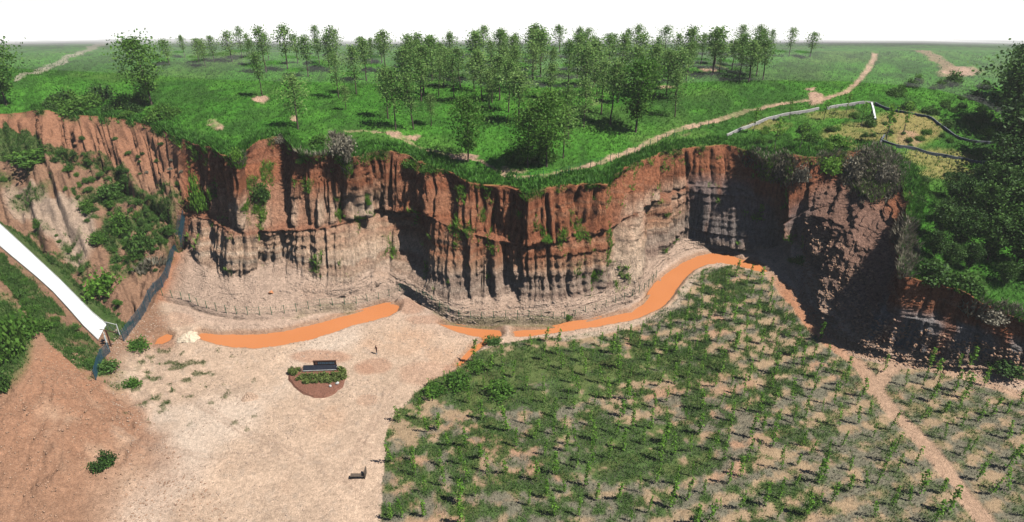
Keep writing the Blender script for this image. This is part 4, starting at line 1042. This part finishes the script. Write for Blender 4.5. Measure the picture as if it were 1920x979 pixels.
scrub([(1720, 310), (1800, 330), (1830, 380), (1760, 400), (1715, 380)], 12, 'shrub on the grassy edge between terraces and wood', 'shrubs at the wood edge', (M_broad, M_dark), 12, 28)

# ------------------------------------------------------------------ grass, weeds, dry grass: nobody could count them
def tufts(name, label, weight, n, hmin, hmax, mat, blades=3, seed=1, spread=.25, droop=.5):
    rng = np.random.default_rng(seed)
    wts = (weight * (V > 0.02) * (PXF > -120) * (PXF < 2040) * (PYF < 1010)).ravel().astype(float)
    # weight by ground area of each vertex
    au = np.linalg.norm(np.gradient(FIN, axis=1), axis=-1); av = np.linalg.norm(np.gradient(FIN, axis=0), axis=-1)
    wts *= (au * av).ravel(); wts /= wts.sum()
    idx = rng.choice(len(wts), n, p=wts)
    gu = np.gradient(FIN, axis=1).reshape(-1, 3)[idx]; gv = np.gradient(FIN, axis=0).reshape(-1, 3)[idx]
    P = FF[idx] + gu * rng.uniform(-.5, .5, (n, 1)) + gv * rng.uniform(-.5, .5, (n, 1))
    nb = n * blades
    P = np.repeat(P, blades, 0)
    ang = rng.uniform(0, 6.283, nb); h = rng.uniform(hmin, hmax, nb); wd_ = h * rng.uniform(.22, .42, nb)
    dirx = np.stack([np.cos(ang), np.sin(ang), 0 * ang], 1)
    side = np.stack([-np.sin(ang), np.cos(ang), 0 * ang], 1)
    P = P + dirx * (rng.uniform(0, spread, nb) * 1)[:, None]
    tip = P + dirx * (h * droop * rng.uniform(.3, 1.2, nb))[:, None] + np.array([0, 0, 1.0]) * h[:, None]
    root = P - np.array([0, 0, .08])
    v = np.stack([root - side * wd_[:, None] * .5, root + side * wd_[:, None] * .5, tip], 1).reshape(-1, 3)
    f = np.arange(nb * 3).reshape(-1, 3)
    me = mesh_np(name, v, f, np.repeat(np.repeat(rng.uniform(0, 1, n), blades), 3))
    link(name, me, mat, kind='stuff', label=label)
gm = GRASS * (V < 2.0) * (1 - .55 * sm(.9, .3, V))
tufts("meadow_grass", "short bright green grass covering the plateau meadow", gm * (.35 + .65 * h01(g1)), 52000, .18, .5, M_grass, 3, 3)
tufts("rim_grass", "long grass overhanging the cliff rim", GRASS * (V > 1.86) * (V < 2.1) * (UU > 60), 9000, .35, .9, M_grass, 4, 4, .4, .8)
tufts("hillside_grass", "rough grass and scrub on the gullied hillside", GRASS ** 2 * (V > 2.0) * hill, 18000, .15, .5, M_weed, 4, 5)
tufts("plot_weeds", "green weeds growing between the saplings", GRASS * PL * sm(-.2, .3, wd + .1), 34000, .12, .42, M_weed, 3, 6, .3, .8)
tufts("plot_litter", "grey dry weeds between the saplings", PL * sm(-.1, .3, lit) * (1 - TRK), 16000, .10, .34, M_dry2, 3, 7, .35, 1.0)
tufts("cliff_weeds", "scattered weeds clinging to the cliff face", extra * (V > 2.05) * (V < 4.25) * (1 - hill), 7000, .25, .7, M_sap, 4, 8, .35, .9)
tufts("sand_weeds", "sparse tufts on the sandy floor", (spk + strip * .3) * (V > 4.4), 1500, .10, .28, M_olive, 4, 9)
dryw = np.clip(tongue * .5 + blob(1640, 330, 60, 50) + blob(1470, 320, 40, 30) + blob(635, 270, 26, 16) + .7 * blob(1860, 585, 60, 20) + blob(1700, 470, 20, 60) + .5 * blob(300, 530, 40, 40) + .4 * blob(1420, 300, 30, 20), 0, 1) * (V > 1.5) * (V < 4.2)
tufts("dry_grass", "pale dry grass hanging over the cliff edges", dryw, 5000, .4, 1.0, M_dry, 4, 10, .4, 1.0)

# ------------------------------------------------------------------ stones and clods
GU_ = np.gradient(FIN, axis=1).reshape(-1, 3); GV_ = np.gradient(FIN, axis=0).reshape(-1, 3)
def stones(name, label, weight, n, smin, smax, mat, seed):
    rng = np.random.default_rng(seed)
    wts = weight.ravel().astype(float) * ((PXF > -60) & (PXF < 1980) & (PYF < 1000)).ravel(); wts /= wts.sum()
    idx = rng.choice(len(wts), n, p=wts)
    P = FF[idx] + GU_[idx] * rng.uniform(-1, 1, (n, 1)) + GV_[idx] * rng.uniform(-1, 1, (n, 1))
    bv = np.array([(1, 0, 0), (-1, 0, 0), (0, 1, 0), (0, -1, 0), (0, 0, 1), (0, 0, -.6)], float)
    bf = np.array([(0, 2, 4), (2, 1, 4), (1, 3, 4), (3, 0, 4), (2, 0, 5), (1, 2, 5), (3, 1, 5), (0, 3, 5)])
    sz = smin + (smax - smin) * rng.random(n) ** 3
    jit = rng.uniform(.6, 1.3, (n, 6, 3)); a = rng.uniform(0, 6.28, n); ca, sa = np.cos(a)[:, None], np.sin(a)[:, None]
    q = bv[None] * jit * sz[:, None, None]
    q = np.stack([q[..., 0] * ca - q[..., 1] * sa, q[..., 0] * sa + q[..., 1] * ca, q[..., 2] * .8], -1) + P[:, None]
    f = (bf[None] + (np.arange(n) * 6)[:, None, None]).reshape(-1, 3)
    link(name, mesh_np(name, q.reshape(-1, 3), f), mat, kind='stuff', label=label)
M_clod = flat_mat("clods", (0.47, 0.35, 0.27), .95, .1, .3, 1.5, .3)
M_clod2 = flat_mat("red clods", (0.40, 0.25, 0.17), .95, .1, .3, 1.5, .3)
stones("talus_rubble", "loose rubble on the talus below the cliff", tal * np.clip(main, 0, 1) * (.4 + h01(lump)), 9000, .04, .22, M_clod, 21)
stones("bowl_rubble", "reddish rubble in the shaded bowl", bowl * sm(3.0, 3.6, V) * (1 - sm(5.0, 5.2, V)), 5000, .07, .42, M_clod2, 22)
stones("floor_gravel", "gravel scattered on the sandy valley floor", (V > 5.0) * (~PL) * (UU > 215) * (WL + .25 < Z) * 1.0, 9000, .03, .17, M_clod, 23)
stones("dirt_clods", "clods on the spilled dirt slope", spill * (V > 5.8) * 1.0, 4500, .04, .20, M_clod2, 24)

# ------------------------------------------------------------------ fences
def box(v, f, c, sx, sy, sz, ax=None):
    o = len(v)
    ax = ax or Vector((1, 0, 0)); ax = Vector((ax[0], ax[1], ax[2])).normalized()
    upv = Vector((0, 0, 1)); ay = upv.cross(ax).normalized(); az = ax.cross(ay)
    c = Vector(c)
    for k in range(8):
        v.append(tuple(c + ax * (sx / 2 * (1 if k & 1 else -1)) + ay * (sy / 2 * (1 if k & 2 else -1)) + az * (sz / 2 * (1 if k & 4 else -1))))
    for q in ((0, 2, 3, 1), (4, 5, 7, 6), (0, 1, 5, 4), (2, 6, 7, 3), (0, 4, 6, 2), (1, 3, 7, 5)): f.append(tuple(i + o for i in q))
def mesh_vf(name, v, f): me = bpy.data.meshes.new(name); me.from_pydata(v, [], f); return me
POST = {}
def post_mesh(h, r, capr=None):
    key = (h, r)
    if key not in POST:
        v, f = tube([(0, 0, -.3), (0, 0, h), (0, 0, h + .04)], [r, r, r * .3], 6)
        POST[key] = mesh_vf("post", v, f)
    return POST[key]
def along(line3, step):
    d = np.concatenate([[0], np.cumsum(np.linalg.norm(np.diff(line3[:, :2], axis=0), axis=1))])
    t = np.arange(0, d[-1], step)
    return np.stack([np.interp(t, d, line3[:, k]) for k in range(3)], 1)
def smooth_line(a, n=6):
    a = a.copy()
    for _ in range(n): a[1:-1] = (a[:-2] + 2 * a[1:-1] + a[2:]) / 4
    return a
def wire_fence(line3, step, h, name, label, mat, group=None):
    q = along(line3, step)
    o = thing(name, label, "fence", tuple(q[0]), group=group)
    base = Vector(q[0])
    pm = post_mesh(h, .055)
    if not pm.materials: pm.materials.append(mat)
    for p in q:
        c = link("post", pm, None, o); c.location = Vector(p) - base; c.rotation_euler = (random.gauss(0, .03), random.gauss(0, .03), 0)
    for k, zz in enumerate((.5, 1.1, h - .08)):
        v, f = tube([tuple(Vector(p) - base + Vector((0, 0, zz))) for p in q], [.012] * len(q), 3)
        link("wire", mesh_vf("wire", v, f), mat, o)
    return o
wire_fence(smooth_line(fence_line) + np.array([0, .7, .25]), 2.05, 1.7, "wire_fence", "long line of green posts along the ditch at the talus toe", M_green)
UF = drape([(968, 342), (1010, 336), (1060, 328), (1110, 312), (1160, 296), (1200, 282), (1240, 265), (1290, 250), (1330, 238)], 5)
wire_fence(smooth_line(UF), 2.6, 1.5, "wire_fence", "line of thin green posts beside the meadow footpath", M_green)
TF = drape([(1655, 285), (1690, 292), (1740, 300), (1790, 306), (1820, 310)], 5)
wire_fence(smooth_line(TF), 2.2, 1.3, "wire_fence", "thin posts along the lowest bare terrace", M_teal)
# teal mesh fence down the hillside
def mesh_fence(pts, label, h=2.0):
    l3 = smooth_line(drape(pts, 3), 10)
    q = along(l3, 2.4); q = np.vstack([q, l3[-1:]])
    o = thing("mesh_fence", label, "fence", tuple(q[0])); base = Vector(q[0])
    pm = post_mesh(h + .1, .06); 
    if not pm.materials: pm.materials.append(M_teal)
    for p in q: c = link("post", pm, None, o); c.location = Vector(p) - base
    for a, b in zip(q[:-1], q[1:]):
        a = Vector(a) - base; b = Vector(b) - base; d = b - a; L_ = d.length
        if L_ < .2: continue
        v = []; f = []
        n = max(2, int(L_ / .13))
        for k in range(n):
            c = a + d * ((k + .5) / n); box(v, f, c + Vector((0, 0, h / 2 + .05)), .028, .02, h, d)
        for zz in np.arange(.12, h + .1, .27): box(v, f, a + d * .5 + Vector((0, 0, zz)), L_, .025, .045, d)
        link("mesh_panel", mesh_vf("mesh_panel", v, f), M_teal, o)
mesh_fence([(348, 418), (336, 445), (330, 475), (318, 510), (308, 540), (290, 556), (272, 588), (250, 618), (232, 640)], 'teal wire mesh fence running down the gully to the gate')
mesh_fence([(206, 660), (192, 672), (186, 690), (180, 712)], 'short teal wire mesh fence below the white gate', 1.8)

# ------------------------------------------------------------------ gate across the ramp
gp = at(203, 652); gq = at(224, 628)
g0 = Vector(gp); g1_ = Vector(gq); gd = (g1_ - g0); gl = gd.length; gdn = gd.normalized()
gate = thing("gate", "open white tubular steel gate at the foot of the white ramp", "gate", tuple(g0))
def rod(name, a, b, r, mat, parent, sides=6):
    v, f = tube([tuple(a), tuple(b)], [r, r], sides); return link(name, mesh_vf(name, v, f), mat, parent)
def leaf_gate(a, d, w_, h_):
    r = .05
    rod("frame_bar", a, a + d * w_, r, M_white, gate); rod("frame_bar", a + Vector((0, 0, h_)), a + d * w_ + Vector((0, 0, h_)), r, M_white, gate)
    rod("frame_bar", a, a + Vector((0, 0, h_)), r, M_white, gate); rod("frame_bar", a + d * w_, a + d * w_ + Vector((0, 0, h_)), r, M_white, gate)
    rod("brace", a, a + d * w_ + Vector((0, 0, h_)), .04, M_white, gate)
    for k in range(1, 6): rod("bar", a + d * (w_ * k / 6), a + d * (w_ * k / 6) + Vector((0, 0, h_)), .018, M_white, gate, 4)
perp = Vector((-gdn.y, gdn.x, 0)).normalized()
leaf_gate(Vector((0, 0, .25)), (gdn * .8 + perp * .5).normalized(), 1.9, 1.8)
leaf_gate(gd + Vector((0, 0, .25)), (gdn * .35 + perp * .9).normalized(), 2.3, 1.9)
rod("post", Vector((0, 0, -.3)), Vector((0, 0, 2.3)), .08, M_white, gate); rod("post", gd + Vector((0, 0, -.3)), gd + Vector((0, 0, 2.3)), .08, M_white, gate)
lp = Vector(at(209, 648))
lamp = thing("utility_post", "dark wooden post with a slanting crossarm and lamp box beside the gate", "post", tuple(lp))
rod("pole", (0, 0, -.3), (.05, 0, 3.1), .11, M_brown, lamp)
rod("crossarm", (-1.0, .1, 3.25), (1.75, -.1, 2.65), .07, M_brown, lamp)
rod("stay", (-.1, 0, 2.9), (-.95, .2, 1.2), .03, M_white, lamp)
v, f = [], []; box(v, f, (-1.05, .1, 1.05), .55, .3, .18, Vector((1, .3, .2))); link("lamp_box", mesh_vf("lamp_box", v, f), M_slate, lamp)

# ------------------------------------------------------------------ concrete walls on the terraces
def wall(pts, h, th, label, mat=M_conc):
    l3 = smooth_line(drape(pts, 4), 8)
    q = along(l3, .9); q = np.vstack([q, l3[-1:]])
    d = np.gradient(q[:, :2], axis=0); d /= np.linalg.norm(d, axis=1, keepdims=True) + 1e-9
    nn = np.stack([-d[:, 1], d[:, 0], 0 * d[:, 0]], 1)
    me = strip_slab("concrete_wall", q - nn * th / 2, q + nn * th / 2, h, .6, mat)
    o = link("concrete_wall", me); o["label"] = label; o["category"] = "wall"
    return o
wall([(1362, 254), (1400, 238), (1430, 226), (1470, 217), (1510, 210), (1534, 206)], .6, .28, 'long pale concrete wall left of the gap by the footpath')
wall([(1550, 206), (1580, 201), (1610, 197), (1636, 194)], .6, .28, 'pale concrete wall between the gap and the white upright drain')
wall([(1634, 195), (1637, 212), (1640, 227)], .45, .35, 'short white concrete drain running down the terrace', M_road)
wall([(1640, 198), (1660, 206), (1700, 213), (1745, 222), (1765, 236), (1790, 256), (1825, 265), (1862, 268)], .5, .22, 'curved grey wall edging the bare orange terrace', M_dconc)
wall([(1652, 270), (1690, 279), (1740, 290), (1800, 298), (1850, 306)], .5, .25, 'straight grey wall below the bare orange terrace', M_dconc)
wall([(1650, 272), (1650, 265), (1658, 260)], .5, .3, 'short return end of the straight grey wall', M_dconc)

# ------------------------------------------------------------------ garden bed with sign
bc = at(592, 715)
bx0, by0, bz0 = bc
def bedpt(px, py): return unproject(px, py, bz0)
outline = [(536, 696), (552, 688), (592, 684), (635, 688), (650, 700), (652, 712), (648, 728), (632, 741), (610, 749), (588, 749), (566, 741), (549, 728), (538, 712)]
bo = dense(outline, 5, True)
bw = np.array([bedpt(a, b) for a, b in bo])[:, :2]
cen = bw.mean(0)
vb = []; fb = []
K = 9; n = len(bw)
for k in range(K):
    t = 1 - k / (K - 1) * .97
    for i, q in enumerate(bw):
        p = cen + (q - cen) * t
        z = bz0 - .15 + .42 * float(sm(0, .14, np.array(1 - t + .001))) + (.06 * float(fbm(np.array(p[0] / .6), np.array(p[1] / .6), 201, 2)) if k else 0) + .05 * (1 - t)
        vb.append((p[0], p[1], z))
for k in range(K - 1):
    for i in range(n): fb.append((k * n + i, k * n + (i + 1) % n, (k + 1) * n + (i + 1) % n, (k + 1) * n + i))
fb.append(tuple((K - 1) * n + i for i in range(n)))
bme = mesh_vf("garden_bed", vb, fb)
bm = bmesh.new(); bm.from_mesh(bme); bmesh.ops.recalc_face_normals(bm, faces=bm.faces); bm.to_mesh(bme); bm.free()
bed = link("garden_bed", bme, M_mulch, label="rounded raised bed of brown mulch on the sand", category="garden bed")
bt = bz0 + .30
# paved sign platform
pl = [unproject(a, b, bt) for a, b in ((568.5, 697), (631, 694.5), (632, 685.5), (569, 687))]
sign = thing("sign_board", "low rusty board with a row of grey-blue letters on a dark paved platform", "sign", tuple(pl[0]))
b0 = Vector(pl[0])
def loc(p, dz=0): return Vector(p) - b0 + Vector((0, 0, dz))
A = [loc(p, 0) for p in pl]
v = [tuple(p + Vector((0, 0, .22))) for p in A] + [tuple(p + Vector((0, 0, -.2))) for p in A]
link("platform", mesh_vf("platform", v, [(0, 1, 2, 3), (4, 7, 6, 5), (0, 4, 5, 1), (1, 5, 6, 2), (2, 6, 7, 3), (3, 7, 4, 0)]), M_slate, sign)
ex = (A[1] - A[0]).normalized()
edge_v, edge_f = [], []
box(edge_v, edge_f, (A[0] + A[1]) / 2 + Vector((0, -.05, .17)), (A[1] - A[0]).length, .07, .10, ex); link("edging", mesh_vf("edging", edge_v, edge_f), M_stone, sign)
L_ = (A[1] - A[0]).length
bs = A[3].lerp(A[2], .31); be = A[3].lerp(A[2], .985); bmid = (bs + be) / 2; bwid = (be - bs).length; bd = (be - bs).normalized()
v, f = [], []; box(v, f, bmid + Vector((0, 0, .22 + .36)), bwid, .14, .72, bd); link("board", mesh_vf("board", v, f), M_brown, sign)
v, f = [], []; box(v, f, bmid + Vector((0, 0, .22 + .75)), bwid + .08, .26, .07, bd); link("cap", mesh_vf("cap", v, f), M_brown, sign)
fwd = Vector((bd.y, -bd.x, 0))
v, f = [], []; box(v, f, bs + bd * (bwid * .12) + fwd * .085 + Vector((0, 0, .58)), .34, .04, .42, bd); link("emblem", mesh_vf("emblem", v, f), flat_mat("copper", (0.19, 0.085, 0.06), .6, .4, .1, 3), sign)
strokes = {0: 'hvh', 1: 'vv', 2: 'hvv', 3: 'hhv', 4: 'vhv', 5: 'hv', 6: 'vvh', 7: 'hvh', 8: 'vh'}
for k in range(9):
    c = bs + bd * (bwid * (.235 + .083 * k)) + fwd * .09 + Vector((0, 0, .58))
    v, f = [], []
    s_ = strokes[k]; 
    box(v, f, c + Vector((0, 0, .13)), .20, .03, .07, bd); box(v, f, c - Vector((0, 0, .13)), .20, .03, .07, bd)
    if 'v' in s_: box(v, f, c + bd * (-.05 if k % 2 else 0), .07, .03, .30, bd)
    if s_.count('v') > 1: box(v, f, c + bd * .08, .06, .03, .22, bd)
    if s_.count('h') > 1: box(v, f, c, .17, .03, .06, bd)
    link("letter", mesh_vf("letter", v, f), M_letter, sign)
v, f = [], []; box(v, f, A[0] + Vector((-.25, .25, .3)), .22, .5, .7, ex); link("end_post", mesh_vf("end_post", v, f), flat_mat("tan post", (.40, .26, .19), .8, .2, .1, 4), sign)
lampv, lampf = tube([(0, 0, 0), (0, 0, .32), (.3, -.1, .34)], [.05, .05, .08], 6); lo_ = link("spotlight", mesh_vf("spotlight", lampv, lampf), M_white, sign); lo_.location = A[1] + Vector((.05, .2, .22))
# clipped shrubs
shr = []
for i in range(9): shr.append((566 + i * 8.2, 706.5 - i * .3))
for i in range(9): shr.append((557 + i * 8.6, 712 - i * .2))
for i in range(8): shr.append((571 + i * 8.4, 718 - i * .35))
shr += [(549, 694), (556, 696), (562, 695), (545, 699), (552, 702), (637, 693), (642, 696), (645, 702), (638, 702), (641, 708), (646, 709), (636, 709), (634, 714)]
for i, (a, b) in enumerate(shr):
    side = 'left' if a < 564 and b < 704 else ('right' if a > 632 else 'front')
    lab = {'left': 'small clipped shrub in the clump at the left end of the sign', 'right': 'small clipped shrub in the clump at the right end of the sign', 'front': 'small clipped shrub in the dense rows in front of the sign'}[side]
    p = unproject(a + random.gauss(0, .8), b + random.gauss(0, .5), bt - .05)
    o = thing("clipped_shrub", lab, "shrub", tuple(p), random.uniform(0, 6), random.uniform(.85, 1.2), "clipped shrubs at the " + side + " of the sign")
    me = TOPI[i % 3]
    if not me.materials: me.materials.append(M_hedge)
    link("foliage", me, None, o)
    if 'stem_s' not in POST: POST['stem_s'] = mesh_vf("stem", *tube([(0, 0, -.1), (0, 0, .3)], [.04, .03], 5)); POST['stem_s'].materials.append(M_bark)
    link("stem", POST['stem_s'], None, o)
def boulder(px, py, r, label, zz=None, mat=M_stone, seed=1, name="boulder"):
    p = unproject(px, py, zz) if zz is not None else at(px, py)
    bm = bmesh.new(); bmesh.ops.create_icosphere(bm, subdivisions=2, radius=r)
    rg = random.Random(seed)
    pl_ = [(Vector((rg.gauss(0, 1), rg.gauss(0, 1), rg.gauss(0, 1))).normalized(), r * rg.uniform(.62, .9)) for _ in range(9)]
    for v_ in bm.verts:
        for n_, dd in pl_:
            t = v_.co.dot(n_)
            if t > dd: v_.co -= n_ * (t - dd)
        v_.co.z *= .8
    me = bpy.data.meshes.new(name); bm.to_mesh(me); bm.free()
    o = link(name, me, mat, label=label, category="rock"); o.location = (p[0], p[1], p[2] + r * .35); return o
boulder(639, 706, .40, 'large pale boulder beside the right end of the clipped shrubs', bt, seed=3)
boulder(632.5, 719.5, .30, 'grey white boulder on the mulch below the shrubs, larger one', bt, seed=4)
boulder(619.5, 724.5, .24, 'small white boulder on the mulch, lowest of the three', bt, seed=5)
boulder(508, 549, .5, 'orange lump of fallen clay on the talus', None, flat_mat("orange clay", (.55, .24, .12), .9, .1, .2, 3, .4), 6, "fallen_clay")

def heap(px, py, r, h, label, mat, seed):
    p = at(px, py); v = []; f = []; rg = np.random.default_rng(seed); n = 26; K = 8
    for k in range(K):
        t = 1 - k / K
        for i in range(n):
            a = 2 * math.pi * i / n; rad_ = r * t * (1 + .15 * math.sin(3 * a + seed) + rg.normal(0, .05))
            v.append((math.cos(a) * rad_, math.sin(a) * rad_, -.1 + h * (1 - t ** 1.6) + rg.normal(0, .05) * (k > 0)))
    v.append((0, 0, h))
    for k in range(K - 1):
        for i in range(n): f.append((k * n + i, k * n + (i + 1) % n, (k + 1) * n + (i + 1) % n, (k + 1) * n + i))
    for i in range(n): f.append(((K - 1) * n + i, (K - 1) * n + (i + 1) % n, K * n))
    o = link("dirt_heap", mesh_vf("dirt_heap", v, f), mat, label=label, category="dirt heap"); o.location = tuple(p); return o
M_dirt = flat_mat("heap dirt", (0.47, 0.33, 0.24), .95, .1, .4, 5, .8)
heap(467, 744, 1.25, .55, 'small round heap of gravelly dirt on the sand', M_dirt, 2)
heap(353, 632, 1.7, .9, 'pale earthen bund between the puddle and the long pool', flat_mat("pale bund", (0.66, 0.54, 0.40), .95, .1, .2, 3, .6), 3)

# low dark screen at the bottom of the sand
lb = Vector(at(682, 893))
bench = thing("bench", "low dark L-shaped bench at the lower edge of the sand", "bench", tuple(lb))
for nm, c, sx, sy, sz in (("seat", (-.75, 0, .42), 1.7, .55, .09), ("backrest", (.2, .3, .55), .12, 1.1, 1.1), ("leg", (-1.5, 0, .19), .1, .5, .38), ("leg", (-.05, 0, .19), .1, .5, .38)):
    v, f = [], []; box(v, f, c, sx, sy, sz); link(nm, mesh_vf(nm, v, f), M_bark, bench)

# ------------------------------------------------------------------ person on the sand
pp = Vector(at(706, 663))
def person():
    J = [(0, 0, .95, .13), (0, .01, 1.15, .125), (0, .0, 1.38, .15), (0, 0, 1.50, .06), (0, -.01, 1.60, .095), (0, -.01, 1.70, .085),      # pelvis .. head 0-5
         (.10, 0, .90, .09), (.11, -.03, .50, .062), (.11, .0, .10, .045), (.11, -.16, .04, .035),                                      # leg 6-9
         (-.10, 0, .90, .09), (-.10, .02, .50, .062), (-.11, .08, .10, .045), (-.11, -.07, .04, .035),                                   # leg 10-13
         (.19, 0, 1.41, .06), (.26, -.02, 1.14, .045), (.24, -.16, .94, .035), (.235, -.21, .88, .03),                                   # arm 14-17
         (-.19, 0, 1.41, .06), (-.26, .0, 1.14, .045), (-.17, -.17, 1.02, .035), (-.12, -.20, 1.00, .03)]                               # arm 18-21
    E = [(0, 1), (1, 2), (2, 3), (3, 4), (4, 5), (0, 6), (6, 7), (7, 8), (8, 9), (0, 10), (10, 11), (11, 12), (12, 13), (2, 14), (14, 15), (15, 16), (16, 17), (2, 18), (18, 19), (19, 20), (20, 21)]
    for wv, sgn in ((17, 1), (21, -1)):
        x, y, z, _ = J[wv]
        for k in range(5):
            i = len(J); dx = (k - 2) * .016
            J.append((x + dx, y - .03, z - .045 + .004 * abs(k - 2), .009)); J.append((x + dx * 1.15, y - .035, z - .085 + .008 * abs(k - 2), .008))
            E += [(wv, i), (i, i + 1)]
    me = bpy.data.meshes.new("body"); me.from_pydata([j[:3] for j in J], E, [])
    o = bpy.data.objects.new("body", me); COL.objects.link(o)
    o.modifiers.new("skin", 'SKIN'); sk = me.skin_vertices[0].data
    for i, j in enumerate(J): sk[i].radius = (j[3], j[3] * (.8 if i in (0, 1, 2) else 1))
    sk[0].use_root = True
    o.modifiers.new("sub", 'SUBSURF').levels = 1
    o.modifiers["sub"].render_levels = 1
    dg = bpy.context.evaluated_depsgraph_get()
    m2 = bpy.data.meshes.new_from_object(o.evaluated_get(dg)); m2.name = "person"
    bpy.data.objects.remove(o)
    mats = [flat_mat("dark trousers", (.030, .032, .045), .9, .1, .1, 9), flat_mat("dark red jacket", (.12, .035, .030), .9, .1, .15, 9), flat_mat("skin", (.45, .27, .19), .6, .3, .05, 9), flat_mat("dark hair", (.02, .016, .014), .6, .3, .1, 20), flat_mat("white shoes", (.75, .75, .74), .6, .3, .03, 9)]
    m2.materials.clear()
    for m in mats: m2.materials.append(m)
    for p in m2.polygons:
        z = p.center.z; y = p.center.y
        p.use_smooth = True
        p.material_index = 4 if z < .11 else 0 if (z < .93 and abs(p.center.x) < .215 and y > -.12) else 2 if z < .97 and y < -.17 else 1 if z < 1.47 else 3 if (z > 1.66 or (y > .01 and z > 1.53)) else 2
    b = link("person", m2, None); b["label"] = "person in dark red top and dark trousers standing alone on the sand"; b["category"] = "person"
    b.location = pp; b.rotation_euler = (0, 0, math.radians(-50))
    return b
person()

# ------------------------------------------------------------------ haze
HZ0, HZ1 = float(FF[:, 2].min()) - 2, CAM_H + 6
def haze_box():
    v, f = [], []; box(v, f, (0, 4900, (HZ0 + HZ1) / 2), 26000, 10400, HZ1 - HZ0)
    me = mesh_vf("haze", v, f)
    m = bpy.data.materials.new("haze air"); m.use_nodes = True; n_ = m.node_tree; n_.nodes.clear()
    out = n_.nodes.new("ShaderNodeOutputMaterial"); pv = n_.nodes.new("ShaderNodeVolumePrincipled")
    pv.inputs["Color"].default_value = (.97, .985, 1, 1); pv.inputs["Density"].default_value = 1 / 4500.; pv.inputs["Anisotropy"].default_value = 0.0
    n_.links.new(pv.outputs[0], out.inputs["Volume"])
    link("haze", me, m, kind='stuff', label='pale haze lying over the far land')
haze_box()
